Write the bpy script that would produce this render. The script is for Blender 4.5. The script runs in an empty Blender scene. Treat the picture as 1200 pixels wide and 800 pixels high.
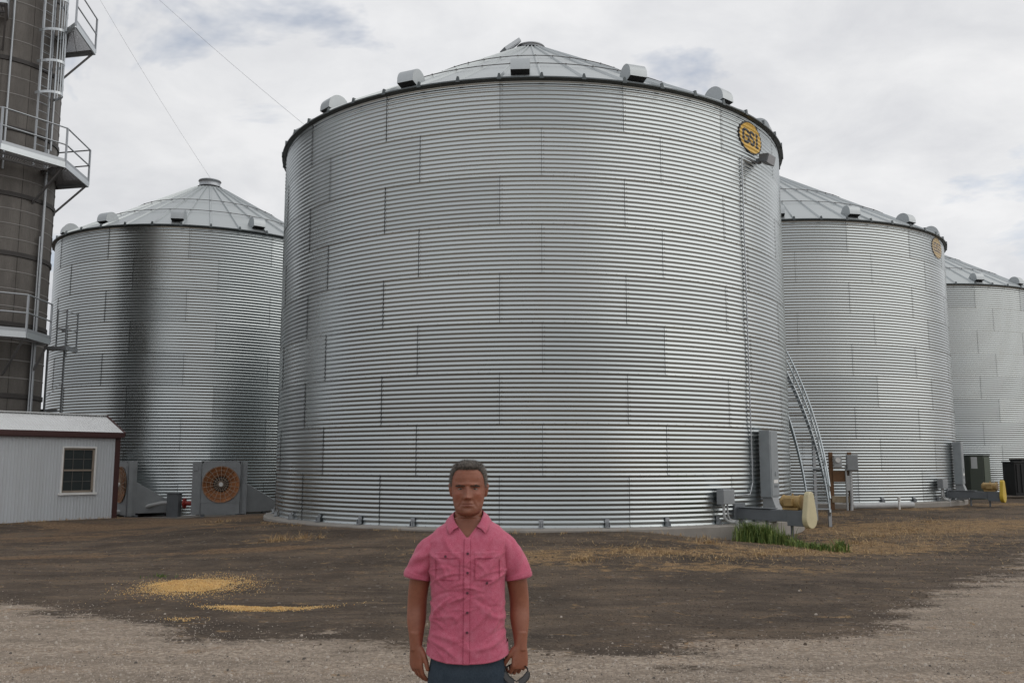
import bpy, math, random
import numpy as np
from math import sin, cos, pi, radians, atan2, hypot, sqrt, exp
random.seed(7); RNG = np.random.default_rng(7)
S = bpy.context.scene
COL = S.collection
CAM_Z = 1.74

# ------------------------------------------------------------------ helpers
class MB:
    """collects shapes for ONE mesh object"""
    def __init__(s): s.v = []; s.f = []; s.m = []; s.s = []
    def add(s, verts, faces, mi=0, smooth=False):
        o = len(s.v); s.v.extend([tuple(map(float, p)) for p in verts])
        s.f.extend([tuple(i + o for i in f) for f in faces]); s.m.extend([mi] * len(faces)); s.s.extend([smooth] * len(faces)); return s
    def box(s, c, size, rz=0.0, mi=0, R=None):
        hx, hy, hz = [q / 2 for q in size]
        P = []
        for z in (-hz, hz):
            for x, y in ((-hx, -hy), (hx, -hy), (hx, hy), (-hx, hy)):
                if R is not None:
                    q = R @ np.array((x, y, z)); P.append((c[0] + q[0], c[1] + q[1], c[2] + q[2]))
                else:
                    P.append((c[0] + x * cos(rz) - y * sin(rz), c[1] + x * sin(rz) + y * cos(rz), c[2] + z))
        return s.add(P, [(0, 3, 2, 1), (4, 5, 6, 7), (0, 1, 5, 4), (1, 2, 6, 5), (2, 3, 7, 6), (3, 0, 4, 7)], mi)
    def bar(s, p0, p1, w, h, mi=0, up=(0, 0, 1)):
        p0 = np.array(p0, float); p1 = np.array(p1, float); d = p1 - p0; L = np.linalg.norm(d); d /= L
        u = np.array(up, float)
        if abs(d @ u) > .98: u = np.array((1., 0, 0))
        a = np.cross(d, u); a /= np.linalg.norm(a); b = np.cross(a, d)
        return s.box((p0 + p1) / 2, (w, L, h), mi=mi, R=np.stack([a, d, b], 1))
    def tube(s, pts, r, n=8, mi=0, cap=True, smooth=True):
        pts = [np.array(p, float) for p in pts]; K = len(pts)
        rr = r if hasattr(r, '__len__') else [r] * K
        T = []
        for i in range(K):
            t = pts[min(i + 1, K - 1)] - pts[max(i - 1, 0)]; T.append(t / (np.linalg.norm(t) + 1e-12))
        u = np.array((0, 0, 1.)) if abs(T[0][2]) < .9 else np.array((1., 0, 0))
        a = np.cross(T[0], u); a /= np.linalg.norm(a)
        V = []
        for i in range(K):
            a = a - T[i] * (a @ T[i]); a /= np.linalg.norm(a); b = np.cross(T[i], a)
            for k in range(n):
                q = 2 * pi * k / n; V.append(pts[i] + rr[i] * (a * cos(q) + b * sin(q)))
        F = []
        for i in range(K - 1):
            for k in range(n):
                k2 = (k + 1) % n; F.append((i * n + k, i * n + k2, (i + 1) * n + k2, (i + 1) * n + k))
        s.add(V, F, mi, smooth)
        if cap:
            s.add(V[:n], [tuple(range(n))[::-1]], mi); s.add(V[-n:], [tuple(range(n))], mi)
        return s
    def cyl(s, p0, p1, r0, r1=None, n=24, mi=0, cap=True, smooth=True):
        return s.tube([p0, p1], [r0, r0 if r1 is None else r1], n, mi, cap, smooth)
    def lathe(s, prof, n=48, mi=0, a0=0, a1=2 * pi, smooth=True, c=(0, 0, 0)):
        full = abs(a1 - a0 - 2 * pi) < 1e-6; m = n if full else n + 1
        V = []
        for r, z in prof:
            for k in range(m):
                a = a0 + (a1 - a0) * k / n; V.append((c[0] + r * sin(a), c[1] - r * cos(a), c[2] + z))
        F = []
        for i in range(len(prof) - 1):
            for k in range(n):
                k2 = (k + 1) % m; F.append((i * m + k, i * m + k2, (i + 1) * m + k2, (i + 1) * m + k))
        return s.add(V, F, mi, smooth)
    def prism(s, poly, f, mi=0):
        """poly: list of 2d points (ccw), f(u,v,w)->3d ; w in {0,1}"""
        n = len(poly); V = [f(u, v, 0) for u, v in poly] + [f(u, v, 1) for u, v in poly]
        F = [tuple(range(n))[::-1], tuple(range(n, 2 * n))] + [(i, (i + 1) % n, n + (i + 1) % n, n + i) for i in range(n)]
        return s.add(V, F, mi)
    def grid(s, P, mi=0, smooth=True, closed=False):
        """P: rows x cols x 3"""
        r, c = len(P), len(P[0]); V = [q for row in P for q in row]; F = []
        for i in range(r - 1):
            for k in range(c if closed else c - 1):
                k2 = (k + 1) % c; F.append((i * c + k, i * c + k2, (i + 1) * c + k2, (i + 1) * c + k))
        return s.add(V, F, mi, smooth)
    def mesh(s, name, mats):
        me = bpy.data.meshes.new(name); me.from_pydata(s.v, [], s.f)
        me.polygons.foreach_set('material_index', s.m); me.polygons.foreach_set('use_smooth', s.s)
        for m in (mats if isinstance(mats, (list, tuple)) else [mats]): me.materials.append(m)
        me.update(); return me
    def build(s, name, mats, parent=None, bevel=0, fix=True):
        me = s.mesh(name, mats)
        if fix:
            import bmesh
            bm = bmesh.new(); bm.from_mesh(me); bmesh.ops.recalc_face_normals(bm, faces=bm.faces); bm.to_mesh(me); bm.free()
        return link(name, me, parent, bevel)

def link(name, me, parent=None, bevel=0):
    o = bpy.data.objects.new(name, me); COL.objects.link(o)
    if parent is not None: o.parent = parent
    if bevel:
        b = o.modifiers.new('bevel', 'BEVEL'); b.width = bevel; b.segments = 2; b.limit_method = 'ANGLE'; b.angle_limit = radians(35)
        b.harden_normals = False
    return o
def tag(o, label=None, cat=None, group=None, kind=None):
    if label: o['label'] = label
    if cat: o['category'] = cat
    if group: o['group'] = group
    if kind: o['kind'] = kind
    return o
def empty(name, loc, rz=0.0):
    o = bpy.data.objects.new(name, None); COL.objects.link(o); o.location = loc; o.rotation_euler = (0, 0, rz); o.empty_display_size = .2
    return o
def copy_tree(o, parent=None):
    c = o.copy(); COL.objects.link(c)
    if parent is not None: c.parent = parent
    for ch in list(o.children): copy_tree(ch, c)
    return c

# value noise, used for ground relief
def vnoise(x, y, seed=0):
    xi = np.floor(x).astype(np.int64); yi = np.floor(y).astype(np.int64); xf = x - xi; yf = y - yi
    def h(a, b):
        n = (a * 374761393 + b * 668265263 + seed * 982451653) & 0xFFFFFFFF
        n = ((n ^ (n >> 13)) * 1274126177) & 0xFFFFFFFF
        return ((n ^ (n >> 16)) & 0xFFFF) / 65535.0
    u = xf * xf * (3 - 2 * xf); v = yf * yf * (3 - 2 * yf)
    return (h(xi, yi) * (1 - u) + h(xi + 1, yi) * u) * (1 - v) + (h(xi, yi + 1) * (1 - u) + h(xi + 1, yi + 1) * u) * v
def fbm(x, y, o=4, seed=0):
    t = 0; a = .5
    for i in range(o): t = t + a * vnoise(x * 2 ** i, y * 2 ** i, seed + i); a *= .5
    return t / (1 - .5 ** o)
def sstep(a, b, x):
    t = np.clip((x - a) / (b - a), 0, 1); return t * t * (3 - 2 * t)

# ------------------------------------------------------------------ materials
class N:
    def __init__(s, name):
        s.mat = bpy.data.materials.new(name); s.mat.use_nodes = True; s.t = s.mat.node_tree; s.n = s.t.nodes; s.l = s.t.links
        s.b = s.n['Principled BSDF']; s.tc = None
    def node(s, ty, ins=None, **kw):
        n = s.n.new(ty)
        for k, v in kw.items(): setattr(n, k, v)
        for k, v in (ins or {}).items():
            if hasattr(v, 'links') or isinstance(v, bpy.types.NodeSocket): s.l.new(v, n.inputs[k])
            else: n.inputs[k].default_value = v
        return n
    def obj(s):
        if s.tc is None: s.tc = s.n.new('ShaderNodeTexCoord')
        return s.tc.outputs['Object']
    def map(s, scale=(1, 1, 1), src=None):
        return s.node('ShaderNodeMapping', {'Vector': src or s.obj(), 'Scale': scale}).outputs[0]
    def noise(s, scale, detail=4, rough=.55, vec=None, dist=0):
        return s.node('ShaderNodeTexNoise', {'Vector': vec or s.obj(), 'Scale': scale, 'Detail': detail, 'Roughness': rough, 'Distortion': dist}).outputs['Fac']
    def vor(s, scale, vec=None, out='Distance', feat='F1'):
        return s.node('ShaderNodeTexVoronoi', {'Vector': vec or s.obj(), 'Scale': scale}, feature=feat).outputs[out]
    def ramp(s, fac, stops, interp='LINEAR'):
        r = s.node('ShaderNodeValToRGB', {'Fac': fac}); e = r.color_ramp; e.interpolation = interp
        while len(e.elements) < len(stops): e.elements.new(.5)
        for el, (p, c) in zip(e.elements, stops):
            el.position = p; el.color = (c if hasattr(c, '__len__') else (c, c, c)) [:3] + (1,) if hasattr(c, '__len__') else (c, c, c, 1)
        return r.outputs[0]
    def mix(s, f, a, b, mode='MIX'):
        m = s.node('ShaderNodeMix', data_type='RGBA', blend_type=mode)
        for i, v in ((0, f), (6, a), (7, b)):
            if isinstance(v, bpy.types.NodeSocket): s.l.new(v, m.inputs[i])
            elif i == 0: m.inputs[0].default_value = v
            else: m.inputs[i].default_value = tuple(v)[:3] + (1,)
        return m.outputs[2]
    def math(s, op, a, b=0.0, c=None, clamp=False):
        m = s.node('ShaderNodeMath', operation=op, use_clamp=clamp)
        for i, v in enumerate((a, b) if c is None else (a, b, c)):
            if isinstance(v, bpy.types.NodeSocket): s.l.new(v, m.inputs[i])
            else: m.inputs[i].default_value = v
        return m.outputs[0]
    def attr(s, name): return s.node('ShaderNodeAttribute', attribute_name=name).outputs
    def bump(s, h, strength=.3, dist=.01, normal=None):
        d = {'Height': h, 'Strength': strength, 'Distance': dist}
        if normal: d['Normal'] = normal
        return s.node('ShaderNodeBump', d).outputs[0]
    def set(s, **kw):
        for k, v in kw.items():
            k = {'color': 'Base Color', 'rough': 'Roughness', 'metal': 'Metallic', 'normal': 'Normal', 'spec': 'Specular IOR Level', 'sss': 'Subsurface Weight', 'sheen': 'Sheen Weight', 'alpha': 'Alpha', 'trans': 'Transmission Weight'}.get(k, k)
            if isinstance(v, bpy.types.NodeSocket): s.l.new(v, s.b.inputs[k])
            elif hasattr(v, '__len__'): s.b.inputs[k].default_value = tuple(v)[:3] + (1,)
            else: s.b.inputs[k].default_value = v
        return s.mat

def galvanised(name, base=(.54, .57, .585), rough=.30, tint=False, dirt=.25, bumpy=.05):
    m = N(name)
    sp = m.vor(38, out='Color')                                   # spangle
    spg = m.node('ShaderNodeSeparateColor', {0: sp}).outputs[0]
    big = m.noise(.7, 4, .6)
    streak = m.noise(1.0, 4, .6, m.map((2.2, 2.2, .16)))
    c = m.mix(m.math('MULTIPLY', spg, .0 if tint else .22), base, [q * .72 for q in base])
    c = m.mix(m.ramp(big, [(.38, 0.), (.72, dirt)]), c, (.44, .455, .47))
    c = m.mix(m.ramp(streak, [(.55, 0.), (.8, dirt)]), c, (.40, .385, .36))
    if tint:
        a = m.attr('tint')['Fac']
        c = m.mix(a, c, m.mix(1.0, c, (.74, .755, .77), 'MULTIPLY'))
    r = m.math('ADD', m.math('MULTIPLY', big, .12), rough - .04)
    if tint: r = m.math('ADD', r, m.math('MULTIPLY', m.attr('tint')['Fac'], .10))
    fine = m.noise(5.5, 3, .5, m.map((1, 1, .35)))
    return m.set(color=c, rough=r, metal=1.0, **({'normal': m.bump(fine, bumpy, .05)} if bumpy else {}))
def paint(name, col, rough=.5, var=.12, dirt=None, metal=0.0, scale=3.0, bump=.05):
    m = N(name)
    n1 = m.noise(scale, 5, .6); n2 = m.noise(scale * 14, 3, .6)
    c = m.mix(m.ramp(n1, [(.3, 0.), (.75, 1.)]), [q * (1 - var) for q in col], [min(1, q * (1 + var)) for q in col])
    c = m.mix(m.ramp(n2, [(.55, 0.), (.8, .35)]), c, dirt or [q * .62 for q in col])
    return m.set(color=c, rough=m.math('ADD', m.math('MULTIPLY', n2, .2), rough - .1), metal=metal, normal=m.bump(n2, bump, .01))

M = {}
M['bin'] = galvanised('galvanised_bin_sheet', tint=True, bumpy=0, dirt=.18, base=(.455, .488, .49), rough=.24)
M['galv'] = galvanised('galvanised_steel', rough=.36)
M['roof'] = galvanised('galvanised_roof_panel', base=(.47, .50, .505), rough=.46, dirt=.2)
M['stair'] = galvanised('stair_steel', base=(.46, .50, .52), rough=.5)
M['galv_dull'] = galvanised('dull_galvanised', base=(.40, .42, .44), rough=.5)
M['vent'] = galvanised('vent_sheet', base=(.44, .465, .475), rough=.48)
M['eave'] = paint('eave_flashing', (.10, .115, .12), .45, metal=.5)
M['lap_shade'] = paint('lap_gap_shade', (.085, .09, .09), .7)  # dark colour standing in for the shadow in the sheet lap gaps
M['bolt'] = paint('bolt_steel', (.25, .25, .25), .5, metal=.6)
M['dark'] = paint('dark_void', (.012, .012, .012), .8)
M['concrete'] = paint('concrete', (.27, .25, .225), .9, .16, (.22, .2, .17), scale=2.0, bump=.3)
M['grey_paint'] = paint('grey_enamel', (.26, .275, .285), .5)
M['cab'] = paint('blue_grey_enamel', (.25, .275, .29), .5)
M['grey_dark'] = paint('dark_grey_enamel', (.135, .148, .16), .5)
M['grey_light'] = paint('light_grey_enamel', (.36, .375, .38), .5)
M['cream'] = paint('cream_fibreglass', (.58, .52, .33), .45, .10, (.40, .32, .16), scale=2.5)
M['yellow'] = paint('yellow_guard_paint', (.58, .40, .04), .45, .10, (.4, .24, .03))
M['motor'] = paint('tan_motor_paint', (.40, .27, .11), .45, .2, (.16, .10, .05))
M['wood'] = paint('weathered_post_wood', (.16, .085, .042), .85, .3, (.07, .04, .025), scale=6, bump=.3)
M['wood_pale'] = paint('pale_weathered_wood', (.30, .24, .16), .85, .25, scale=6, bump=.3)
M['white'] = paint('white_plastic', (.72, .72, .70), .5)
M['maroon'] = paint('maroon_trim', (.055, .02, .018), .5)
M['green_box'] = paint('dark_green_enamel', (.032, .043, .03), .55)
M['green_side'] = paint('lighter_green_face', (.075, .095, .068), .55)  # lighter tone of the body green, on one face only
M['black'] = paint('black_steel', (.012, .0125, .013), .55)
M['red'] = paint('red_pipe_paint', (.28, .025, .02), .45)
M['hose'] = paint('pale_grey_pipe', (.42, .43, .43), .5)
M['rust'] = paint('rusty_orange', (.40, .17, .07), .75, .4, (.2, .08, .04), scale=5, bump=.25)
M['guard'] = paint('pale_wire_guard', (.42, .32, .24), .6, .3)
M['lens'] = N('lamp_glass').set(color=(.25, .25, .26), rough=.12)

# shed siding: vertical ribs are real geometry; window glass
m = N('white_ribbed_siding'); n1 = m.noise(1.3, 5, .6, m.map((3, 3, .25))); n2 = m.noise(9, 4)
M['siding'] = m.set(color=m.mix(m.ramp(n1, [(.4, 0.), (.85, .5)]), (.50, .525, .55), (.40, .41, .41)), rough=.42, normal=m.bump(n2, .04, .01))
m = N('white_roof_sheet'); n1 = m.noise(2, 5, .6)
M['shed_roof'] = m.set(color=m.mix(m.ramp(n1, [(.4, 0.), (.85, .4)]), (.66, .67, .67), (.45, .45, .44)), rough=.4)
m = N('window_glass'); M['glass'] = m.set(color=(.02, .026, .026), rough=.08, spec=.5)
M['muntin'] = paint('window_muntin', (.10, .097, .088), .6)
M['sash'] = paint('tan_window_sash', (.24, .20, .16), .6)

# dryer screens: brown-grey perforated sheets with stains in vertical runs
m = N('perforated_dryer_screen')
v1 = m.noise(1.2, 5, .65, m.map((1.6, 1.6, .22))); v2 = m.noise(3, 4, .6); wv = m.noise(30, 2, .5, m.map((1, 1, .12)))
perf = m.vor(55)
c = m.mix(m.ramp(v1, [(.3, 0.), (.7, 1.)]), (.105, .096, .087), (.185, .17, .155))
c = m.mix(m.ramp(v2, [(.5, 0.), (.8, .5)]), c, (.075, .066, .058))
c = m.mix(m.math('MULTIPLY', wv, .5), c, (.06, .054, .049))
c = m.mix(m.ramp(perf, [(.12, .75), (.32, 0.)]), c, (.02, .018, .016))
M['screen'] = m.set(color=c, rough=.6, metal=.35, normal=m.bump(wv, .25, .01))
M['band'] = paint('dryer_ring_band', (.034, .03, .028), .6)
M['lap'] = paint('dryer_sheet_lap', (.22, .21, .20), .6)

# grating: open bars are geometry, so plain steel
M['grate'] = paint('grating_steel', (.15, .145, .145), .55, metal=.4)

# ------------------------------------------------------------------ world, sun, camera
SUN_DIR = np.array((.75, -.12, .66)); SUN_DIR /= np.linalg.norm(SUN_DIR)
W = bpy.data.worlds.new('World'); S.world = W; W.use_nodes = True
t = W.node_tree; nd = t.nodes; ln = t.links
for n in list(nd): nd.remove(n)
out = nd.new('ShaderNodeOutputWorld'); bg = nd.new('ShaderNodeBackground'); ln.new(bg.outputs[0], out.inputs[0]); bg.inputs[1].default_value = .1
sky = nd.new('ShaderNodeTexSky'); sky.sky_type = 'NISHITA'; sky.sun_disc = False
sky.sun_elevation = math.asin(SUN_DIR[2]); sky.sun_rotation = atan2(SUN_DIR[0], SUN_DIR[1]); sky.air_density = 1.0; sky.dust_density = 2.0
tc = nd.new('ShaderNodeTexCoord'); sep = nd.new('ShaderNodeSeparateXYZ'); ln.new(tc.outputs['Generated'], sep.inputs[0])
def wm(op, a, b=0.0, clamp=False):
    n = nd.new('ShaderNodeMath'); n.operation = op; n.use_clamp = clamp
    for i, v in enumerate((a, b)):
        if isinstance(v, bpy.types.NodeSocket): ln.new(v, n.inputs[i])
        else: n.inputs[i].default_value = v
    return n.outputs[0]
# project the view direction on a cloud layer so that clouds flatten toward the horizon
zz = wm('ADD', wm('MAXIMUM', sep.outputs[2], 0.0), .22)
cx = wm('DIVIDE', sep.outputs[0], zz); cy = wm('DIVIDE', sep.outputs[1], zz)
cmb = nd.new('ShaderNodeCombineXYZ'); ln.new(cx, cmb.inputs[0]); ln.new(cy, cmb.inputs[1]); cmb.inputs[2].default_value = 3.7
def wn(scale, detail, rough, dist=0.0, off=0.0):
    n = nd.new('ShaderNodeTexNoise'); ln.new(cmb.outputs[0], n.inputs['Vector']); n.inputs['Scale'].default_value = scale
    n.inputs['Detail'].default_value = detail; n.inputs['Roughness'].default_value = rough; n.inputs['Distortion'].default_value = dist
    if off:
        mp = nd.new('ShaderNodeMapping'); ln.new(cmb.outputs[0], mp.inputs[0]); mp.inputs['Location'].default_value = (off, off * .7 + (.38 if off == 7.7 else 0), off * .3); ln.new(mp.outputs[0], n.inputs['Vector'])
    return n.outputs['Fac']
def wr(fac, stops):
    r = nd.new('ShaderNodeValToRGB'); ln.new(fac, r.inputs[0]); e = r.color_ramp
    while len(e.elements) < len(stops): e.elements.new(.5)
    for el, (p, c) in zip(e.elements, stops): el.position = p; el.color = tuple(c) + (1,)
    return r.outputs[0]
def wmix(f, a, b, mode='MIX'):
    n = nd.new('ShaderNodeMix'); n.data_type = 'RGBA'; n.blend_type = mode
    for i, v in ((0, f), (6, a), (7, b)):
        if isinstance(v, bpy.types.NodeSocket): ln.new(v, n.inputs[i])
        elif i == 0: n.inputs[0].default_value = v
        else: n.inputs[i].default_value = tuple(v) + (1,)
    return n.outputs[2]
shade = wn(1.5, 7, .52, .25)
shade2 = wn(.55, 3, .5, 0, 5.0)
puff = wn(4.5, 6, .6, .3, 9.0)
cl = wr(wm('ADD', wm('MULTIPLY', shade, .62), wm('MULTIPLY', puff, .38)), [(.36, (7.2, 7.3, 7.55)), (.47, (8.3, 8.36, 8.48)), (.60, (9.5, 9.5, 9.5))])
cl = wmix(wr(shade2, [(.35, (1, 1, 1)), (.7, (0, 0, 0))]), cl, wmix(1.0, cl, (.93, .935, .95), 'MULTIPLY'))
gap = wn(1.9, 6, .58, .5, 7.7)
gapf = wr(gap, [(.31, (.5, .5, .5)), (.39, (0, 0, 0))])
skyb = wmix(1.0, sky.outputs[0], (1.3, 1.3, 1.3), 'MULTIPLY')
# an overcast sky is brighter toward the hidden sun
dt = nd.new('ShaderNodeVectorMath'); dt.operation = 'DOT_PRODUCT'; ln.new(tc.outputs['Generated'], dt.inputs[0]); dt.inputs[1].default_value = tuple(SUN_DIR)
glow = wr(wm('ADD', wm('MULTIPLY', dt.outputs['Value'], .5), .5), [(.10, (.66, .67, .69)), (.55, (.98, .98, .985)), (.95, (1.01, 1.005, 1.0))])
cl = wmix(1.0, cl, glow, 'MULTIPLY')
skyc = wmix(gapf, cl, skyb)
ln.new(skyc, bg.inputs[0])

L = bpy.data.lights.new('sun', 'SUN'); L.energy = .7; L.angle = radians(65); L.color = (1.0, .96, .9)
so = bpy.data.objects.new('sun', L); COL.objects.link(so); so.location = (20, 10, 40)
from mathutils import Vector
so.rotation_euler = Vector(SUN_DIR).to_track_quat('Z', 'Y').to_euler()

cam = bpy.data.cameras.new('camera'); co = bpy.data.objects.new('camera', cam); COL.objects.link(co)
cam.sensor_width = 36; cam.lens = 36 * 1080 / 1200; cam.clip_end = 3000; cam.clip_start = .05
co.location = (0, 0, CAM_Z); co.rotation_euler = (pi / 2 + .1317, 0, 0)
S.camera = co
vs = S.view_settings; vs.view_transform = 'Standard'; vs.look = 'None'; vs.exposure = 0; vs.gamma = 1; vs.use_curve_mapping = False
S.cycles.max_bounces = 8; S.cycles.use_denoising = True

# ------------------------------------------------------------------ ground
BINS = {'main': (.59, 27.48, .37, 7.315), 'right': (10.97, 39.84, .39, 7.315), 'far': (21.9, 52.01, .40, 7.315), 'left': (-12.62, 37.3, -.03, 5.6)}
def gheight(x, y):
    x = np.asarray(x, float); y = np.asarray(y, float)
    bx, by, bz, bR = BINS['main']
    d = np.hypot(x - bx, y - by) - bR; ang = np.degrees(np.arctan2(x - bx, -(y - by)))
    h = .30 * np.exp(-(np.clip(d - .2, 0, None) / 3.4) ** 2) * (1 - sstep(12, 40, ang)) * (1 - .12 * sstep(-40, -75, ang))
    h = h + .2 * sstep(24, 31, y) * sstep(2, 7, x) - .07 * sstep(26, 30, y) * sstep(-5, -8, x)
    h = h - .10 * sstep(30, 32.5, y) * sstep(-4, -8, x)
    sx_, sy_ = (x + 12.8) * .631 + (y - 26.4) * .775, -(x + 12.8) * .775 + (y - 26.4) * .631
    h = h + .15 * np.exp(-(np.clip(np.abs(sx_ + 2.5) - 4.5, 0, None) / .9) ** 2 - (np.clip(np.abs(sy_ - .8) - 1.3, 0, None) / 1.3) ** 2)
    h = h + .035 * (fbm(x * .55, y * .55, 4, 3) - .5) * sstep(1.5, 5, np.hypot(x, y)) + .02 * (fbm(x * 2.3, y * 2.3, 3, 9) - .5)
    return h
EX = np.array([-30, -14, -6.46, -4.37, -2.62, -.94, .16, 1.24, 2.15, 2.94, 3.53, 4.32, 5.59, 8.78, 16, 40])
EY = np.array([17, 14.6, 11.97, 10.8, 9.75, 8.9, 8.75, 8.66, 9.1, 9.38, 9.84, 10.92, 12.41, 16.17, 27, 60])
def blob(x, y, cx, cy, rx, ry, rot=0.0):
    c, s = cos(rot), sin(rot); u = ((x - cx) * c + (y - cy) * s) / rx; v = (-(x - cx) * s + (y - cy) * c) / ry
    return np.exp(-(u * u + v * v))
def build_ground():
    f = lambda a, b, n: np.linspace(a, b, n, endpoint=False)
    xs = np.concatenate([f(-900, -120, 8), f(-120, -24, 16), f(-24, -9, 110), f(-9, 10, 290), f(10, 30, 130), f(30, 120, 16), np.linspace(120, 900, 9)])
    ys = np.concatenate([f(-900, -60, 8), f(-60, 2, 24), f(2, 6, 40), f(6, 24, 250), f(24, 46, 150), f(46, 140, 24), np.linspace(140, 1200, 9)])
    X, Y = np.meshgrid(xs, ys); Z = gheight(X, Y)
    n, k = X.shape
    V = np.stack([X, Y, Z], -1).reshape(-1, 3)
    I = np.arange(n * k).reshape(n, k)
    F = np.stack([I[:-1, :-1], I[:-1, 1:], I[1:, 1:], I[1:, :-1]], -1).reshape(-1, 4)
    me = bpy.data.meshes.new('ground'); me.vertices.add(len(V)); me.vertices.foreach_set('co', V.ravel())
    me.loops.add(F.size); me.loops.foreach_set('vertex_index', F.ravel().astype(np.int32))
    me.polygons.add(len(F)); me.polygons.foreach_set('loop_start', np.arange(0, F.size, 4, dtype=np.int32)); me.polygons.foreach_set('use_smooth', np.ones(len(F), bool))
    me.update(calc_edges=True)
    x, y = V[:, 0], V[:, 1]
    ed = np.interp(x, EX, EY) + 2.0 * (fbm(x * .6, y * .6, 5, 21) - .5)
    g = sstep(1.5, -1.5, y - ed)
    # straw litter and pale trampled soil
    st = 0
    for b in [(10.5, 24.5, 4.5, 2.2, .3), (7.6, 20.2, 2.6, 1.4, .2), (6.5, 18.6, 2.4, .6, .3), (8.5, 29.5, 2.6, 1.2, 0), (13.5, 26.5, 4.5, 1.2, .2), (2.6, 17.2, 1.4, .55, .1), (3.8, 18.6, .8, .4, 0), (5.0, 17.6, 1.6, .5, .2), (.5, 16.2, .6, .4, 0), (-.2, 17.0, 1.6, .5, 0),
              (-4.6, 19.3, .9, .45, 0), (-7.6, 23.8, .8, .5, .3), (3.5, 15.6, 2.2, .5, 0), (13.8, 32, 3, 1.2, 0), (20, 36, 5, 1.5, .3)]:
        st = st + .95 * blob(x, y, *b)
    tan = 0
    for b in [(-10.0, 22.0, 2.6, .9, .12), (-7.8, 26.5, 2.2, 1.2, .1), (-9.6, 24.6, 2.4, 1.0, .3), (-6.0, 22.8, 1.8, .5, .1), (-4.8, 18, 1.8, .35, 0), (-9.5, 17.5, 2.0, .5, .1), (-11.5, 25.2, 2.6, 1.0, .2), (-13.5, 19.5, 2.5, 1.0, .1), (-8.7, 29.6, 1.6, .9, 0), (-12.0, 27.6, 3, .8, .5)]:
        tan = tan + .9 * blob(x, y, *b)
    for nm, a in (('gravel', g), ('straw', np.clip(st, 0, 1)), ('tan', np.clip(tan, 0, 1))):
        at = me.attributes.new(nm, 'FLOAT', 'POINT'); at.data.foreach_set('value', np.ascontiguousarray(a, np.float32) * np.ones(len(V), np.float32))
    m = N('yard_ground')
    big = m.noise(.45, 5, .6); med = m.noise(2.4, 5, .65); fine = m.noise(16, 4, .7); track = m.noise(1.0, 5, .65, m.map((.28, 1.5, 1)))
    peb = m.node('ShaderNodeTexVoronoi', {'Vector': m.obj(), 'Scale': 24.0}); peb2 = m.node('ShaderNodeTexVoronoi', {'Vector': m.obj(), 'Scale': 52.0})
    pc = m.node('ShaderNodeSeparateColor', {0: peb.outputs['Color']}).outputs; pc2 = m.node('ShaderNodeSeparateColor', {0: peb2.outputs['Color']}).outputs
    # dirt with half buried stones
    dirt = m.mix(m.ramp(track, [(.40, 0.), (.62, 1.)]), (.066, .050, .038), (.165, .125, .093))
    mott = m.noise(1.1, 6, .7, m.map((.6, 1.3, 1)), 1.2)
    dirt = m.mix(m.ramp(mott, [(.45, 0.), (.64, .85)]), dirt, (.21, .155, .108))
    dirt = m.mix(m.ramp(big, [(.42, .75), (.56, 0.)]), dirt, (.055, .043, .034))
    dirt = m.mix(m.ramp(med, [(.44, 0.), (.64, .5)]), dirt, (.14, .108, .082))
    dirt = m.mix(m.ramp(fine, [(.35, .4), (.6, 0.)]), dirt, (.058, .045, .036))
    dirt = m.mix(m.ramp(pc2[0], [(.70, 0.), (.98, .4)]), dirt, (.18, .145, .115))
    dirt = m.mix(m.ramp(pc[1], [(.990, 0.), (.996, .6)]), dirt, (.30, .27, .24))
    # pale crushed limestone
    gr = m.mix(pc[0], (.265, .213, .165), (.56, .462, .37))
    gr = m.mix(m.math('MULTIPLY', pc2[1], .55), gr, (.36, .30, .245))
    gr = m.mix(m.ramp(peb.outputs['Distance'], [(.45, 0.), (.8, .4)]), gr, (.15, .115, .085))
    gr = m.mix(m.ramp(track, [(.40, .55), (.58, 0.)]), gr, (.20, .165, .13))
    gr = m.mix(m.ramp(med, [(.34, .5), (.5, 0.)]), gr, (.25, .205, .165))
    # breakup of the edges
    def brk(a, k, lo, hi, nz):
        return m.ramp(m.math('ADD', a, m.math('MULTIPLY', m.math('SUBTRACT', nz, .5), k)), [(lo, 0.), (hi, 1.)])
    nz = m.math('ADD', m.math('MULTIPLY', med, .55), m.math('MULTIPLY', fine, .45))
    gf = brk(m.math('ADD', m.attr('gravel')['Fac'], m.math('MULTIPLY', m.math('SUBTRACT', track, .5), 1.6)), 2.2, .40, .66, nz)
    c = m.mix(gf, dirt, gr)
    sn = m.noise(2.6, 7, .72, m.map((.8, 1.1, 1)), 1.6)
    sf = brk(m.attr('straw')['Fac'], 6.5, .46, .95, m.math('ADD', m.math('MULTIPLY', sn, .65), m.math('MULTIPLY', med, .35)))
    straw = m.mix(m.ramp(m.noise(30, 4, .75, None, 1.0), [(.36, 0.), (.64, 1.)]), (.11, .066, .035), (.52, .345, .175))
    c = m.mix(m.math('MULTIPLY', sf, .85), c, straw)
    tf = brk(m.attr('tan')['Fac'], 5.0, .28, .85, m.math('ADD', m.math('MULTIPLY', sn, .5), m.math('MULTIPLY', track, .5)))
    tanc = m.mix(m.ramp(fine, [(.35, 0.), (.65, 1.)]), (.105, .062, .036), (.33, .215, .125))
    c = m.mix(m.math('MULTIPLY', tf, .8), c, tanc)
    h = m.math('ADD', m.math('MULTIPLY', peb.outputs['Distance'], -.8), m.math('ADD', m.math('MULTIPLY', fine, .9), m.math('MULTIPLY', peb2.outputs['Distance'], -.4)))
    me.materials.append(m.set(color=c, rough=.95, spec=.2, normal=m.bump(h, 1.0, .04)))
    o = link('ground', me); tag(o, kind='structure'); return o
build_ground()
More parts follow.
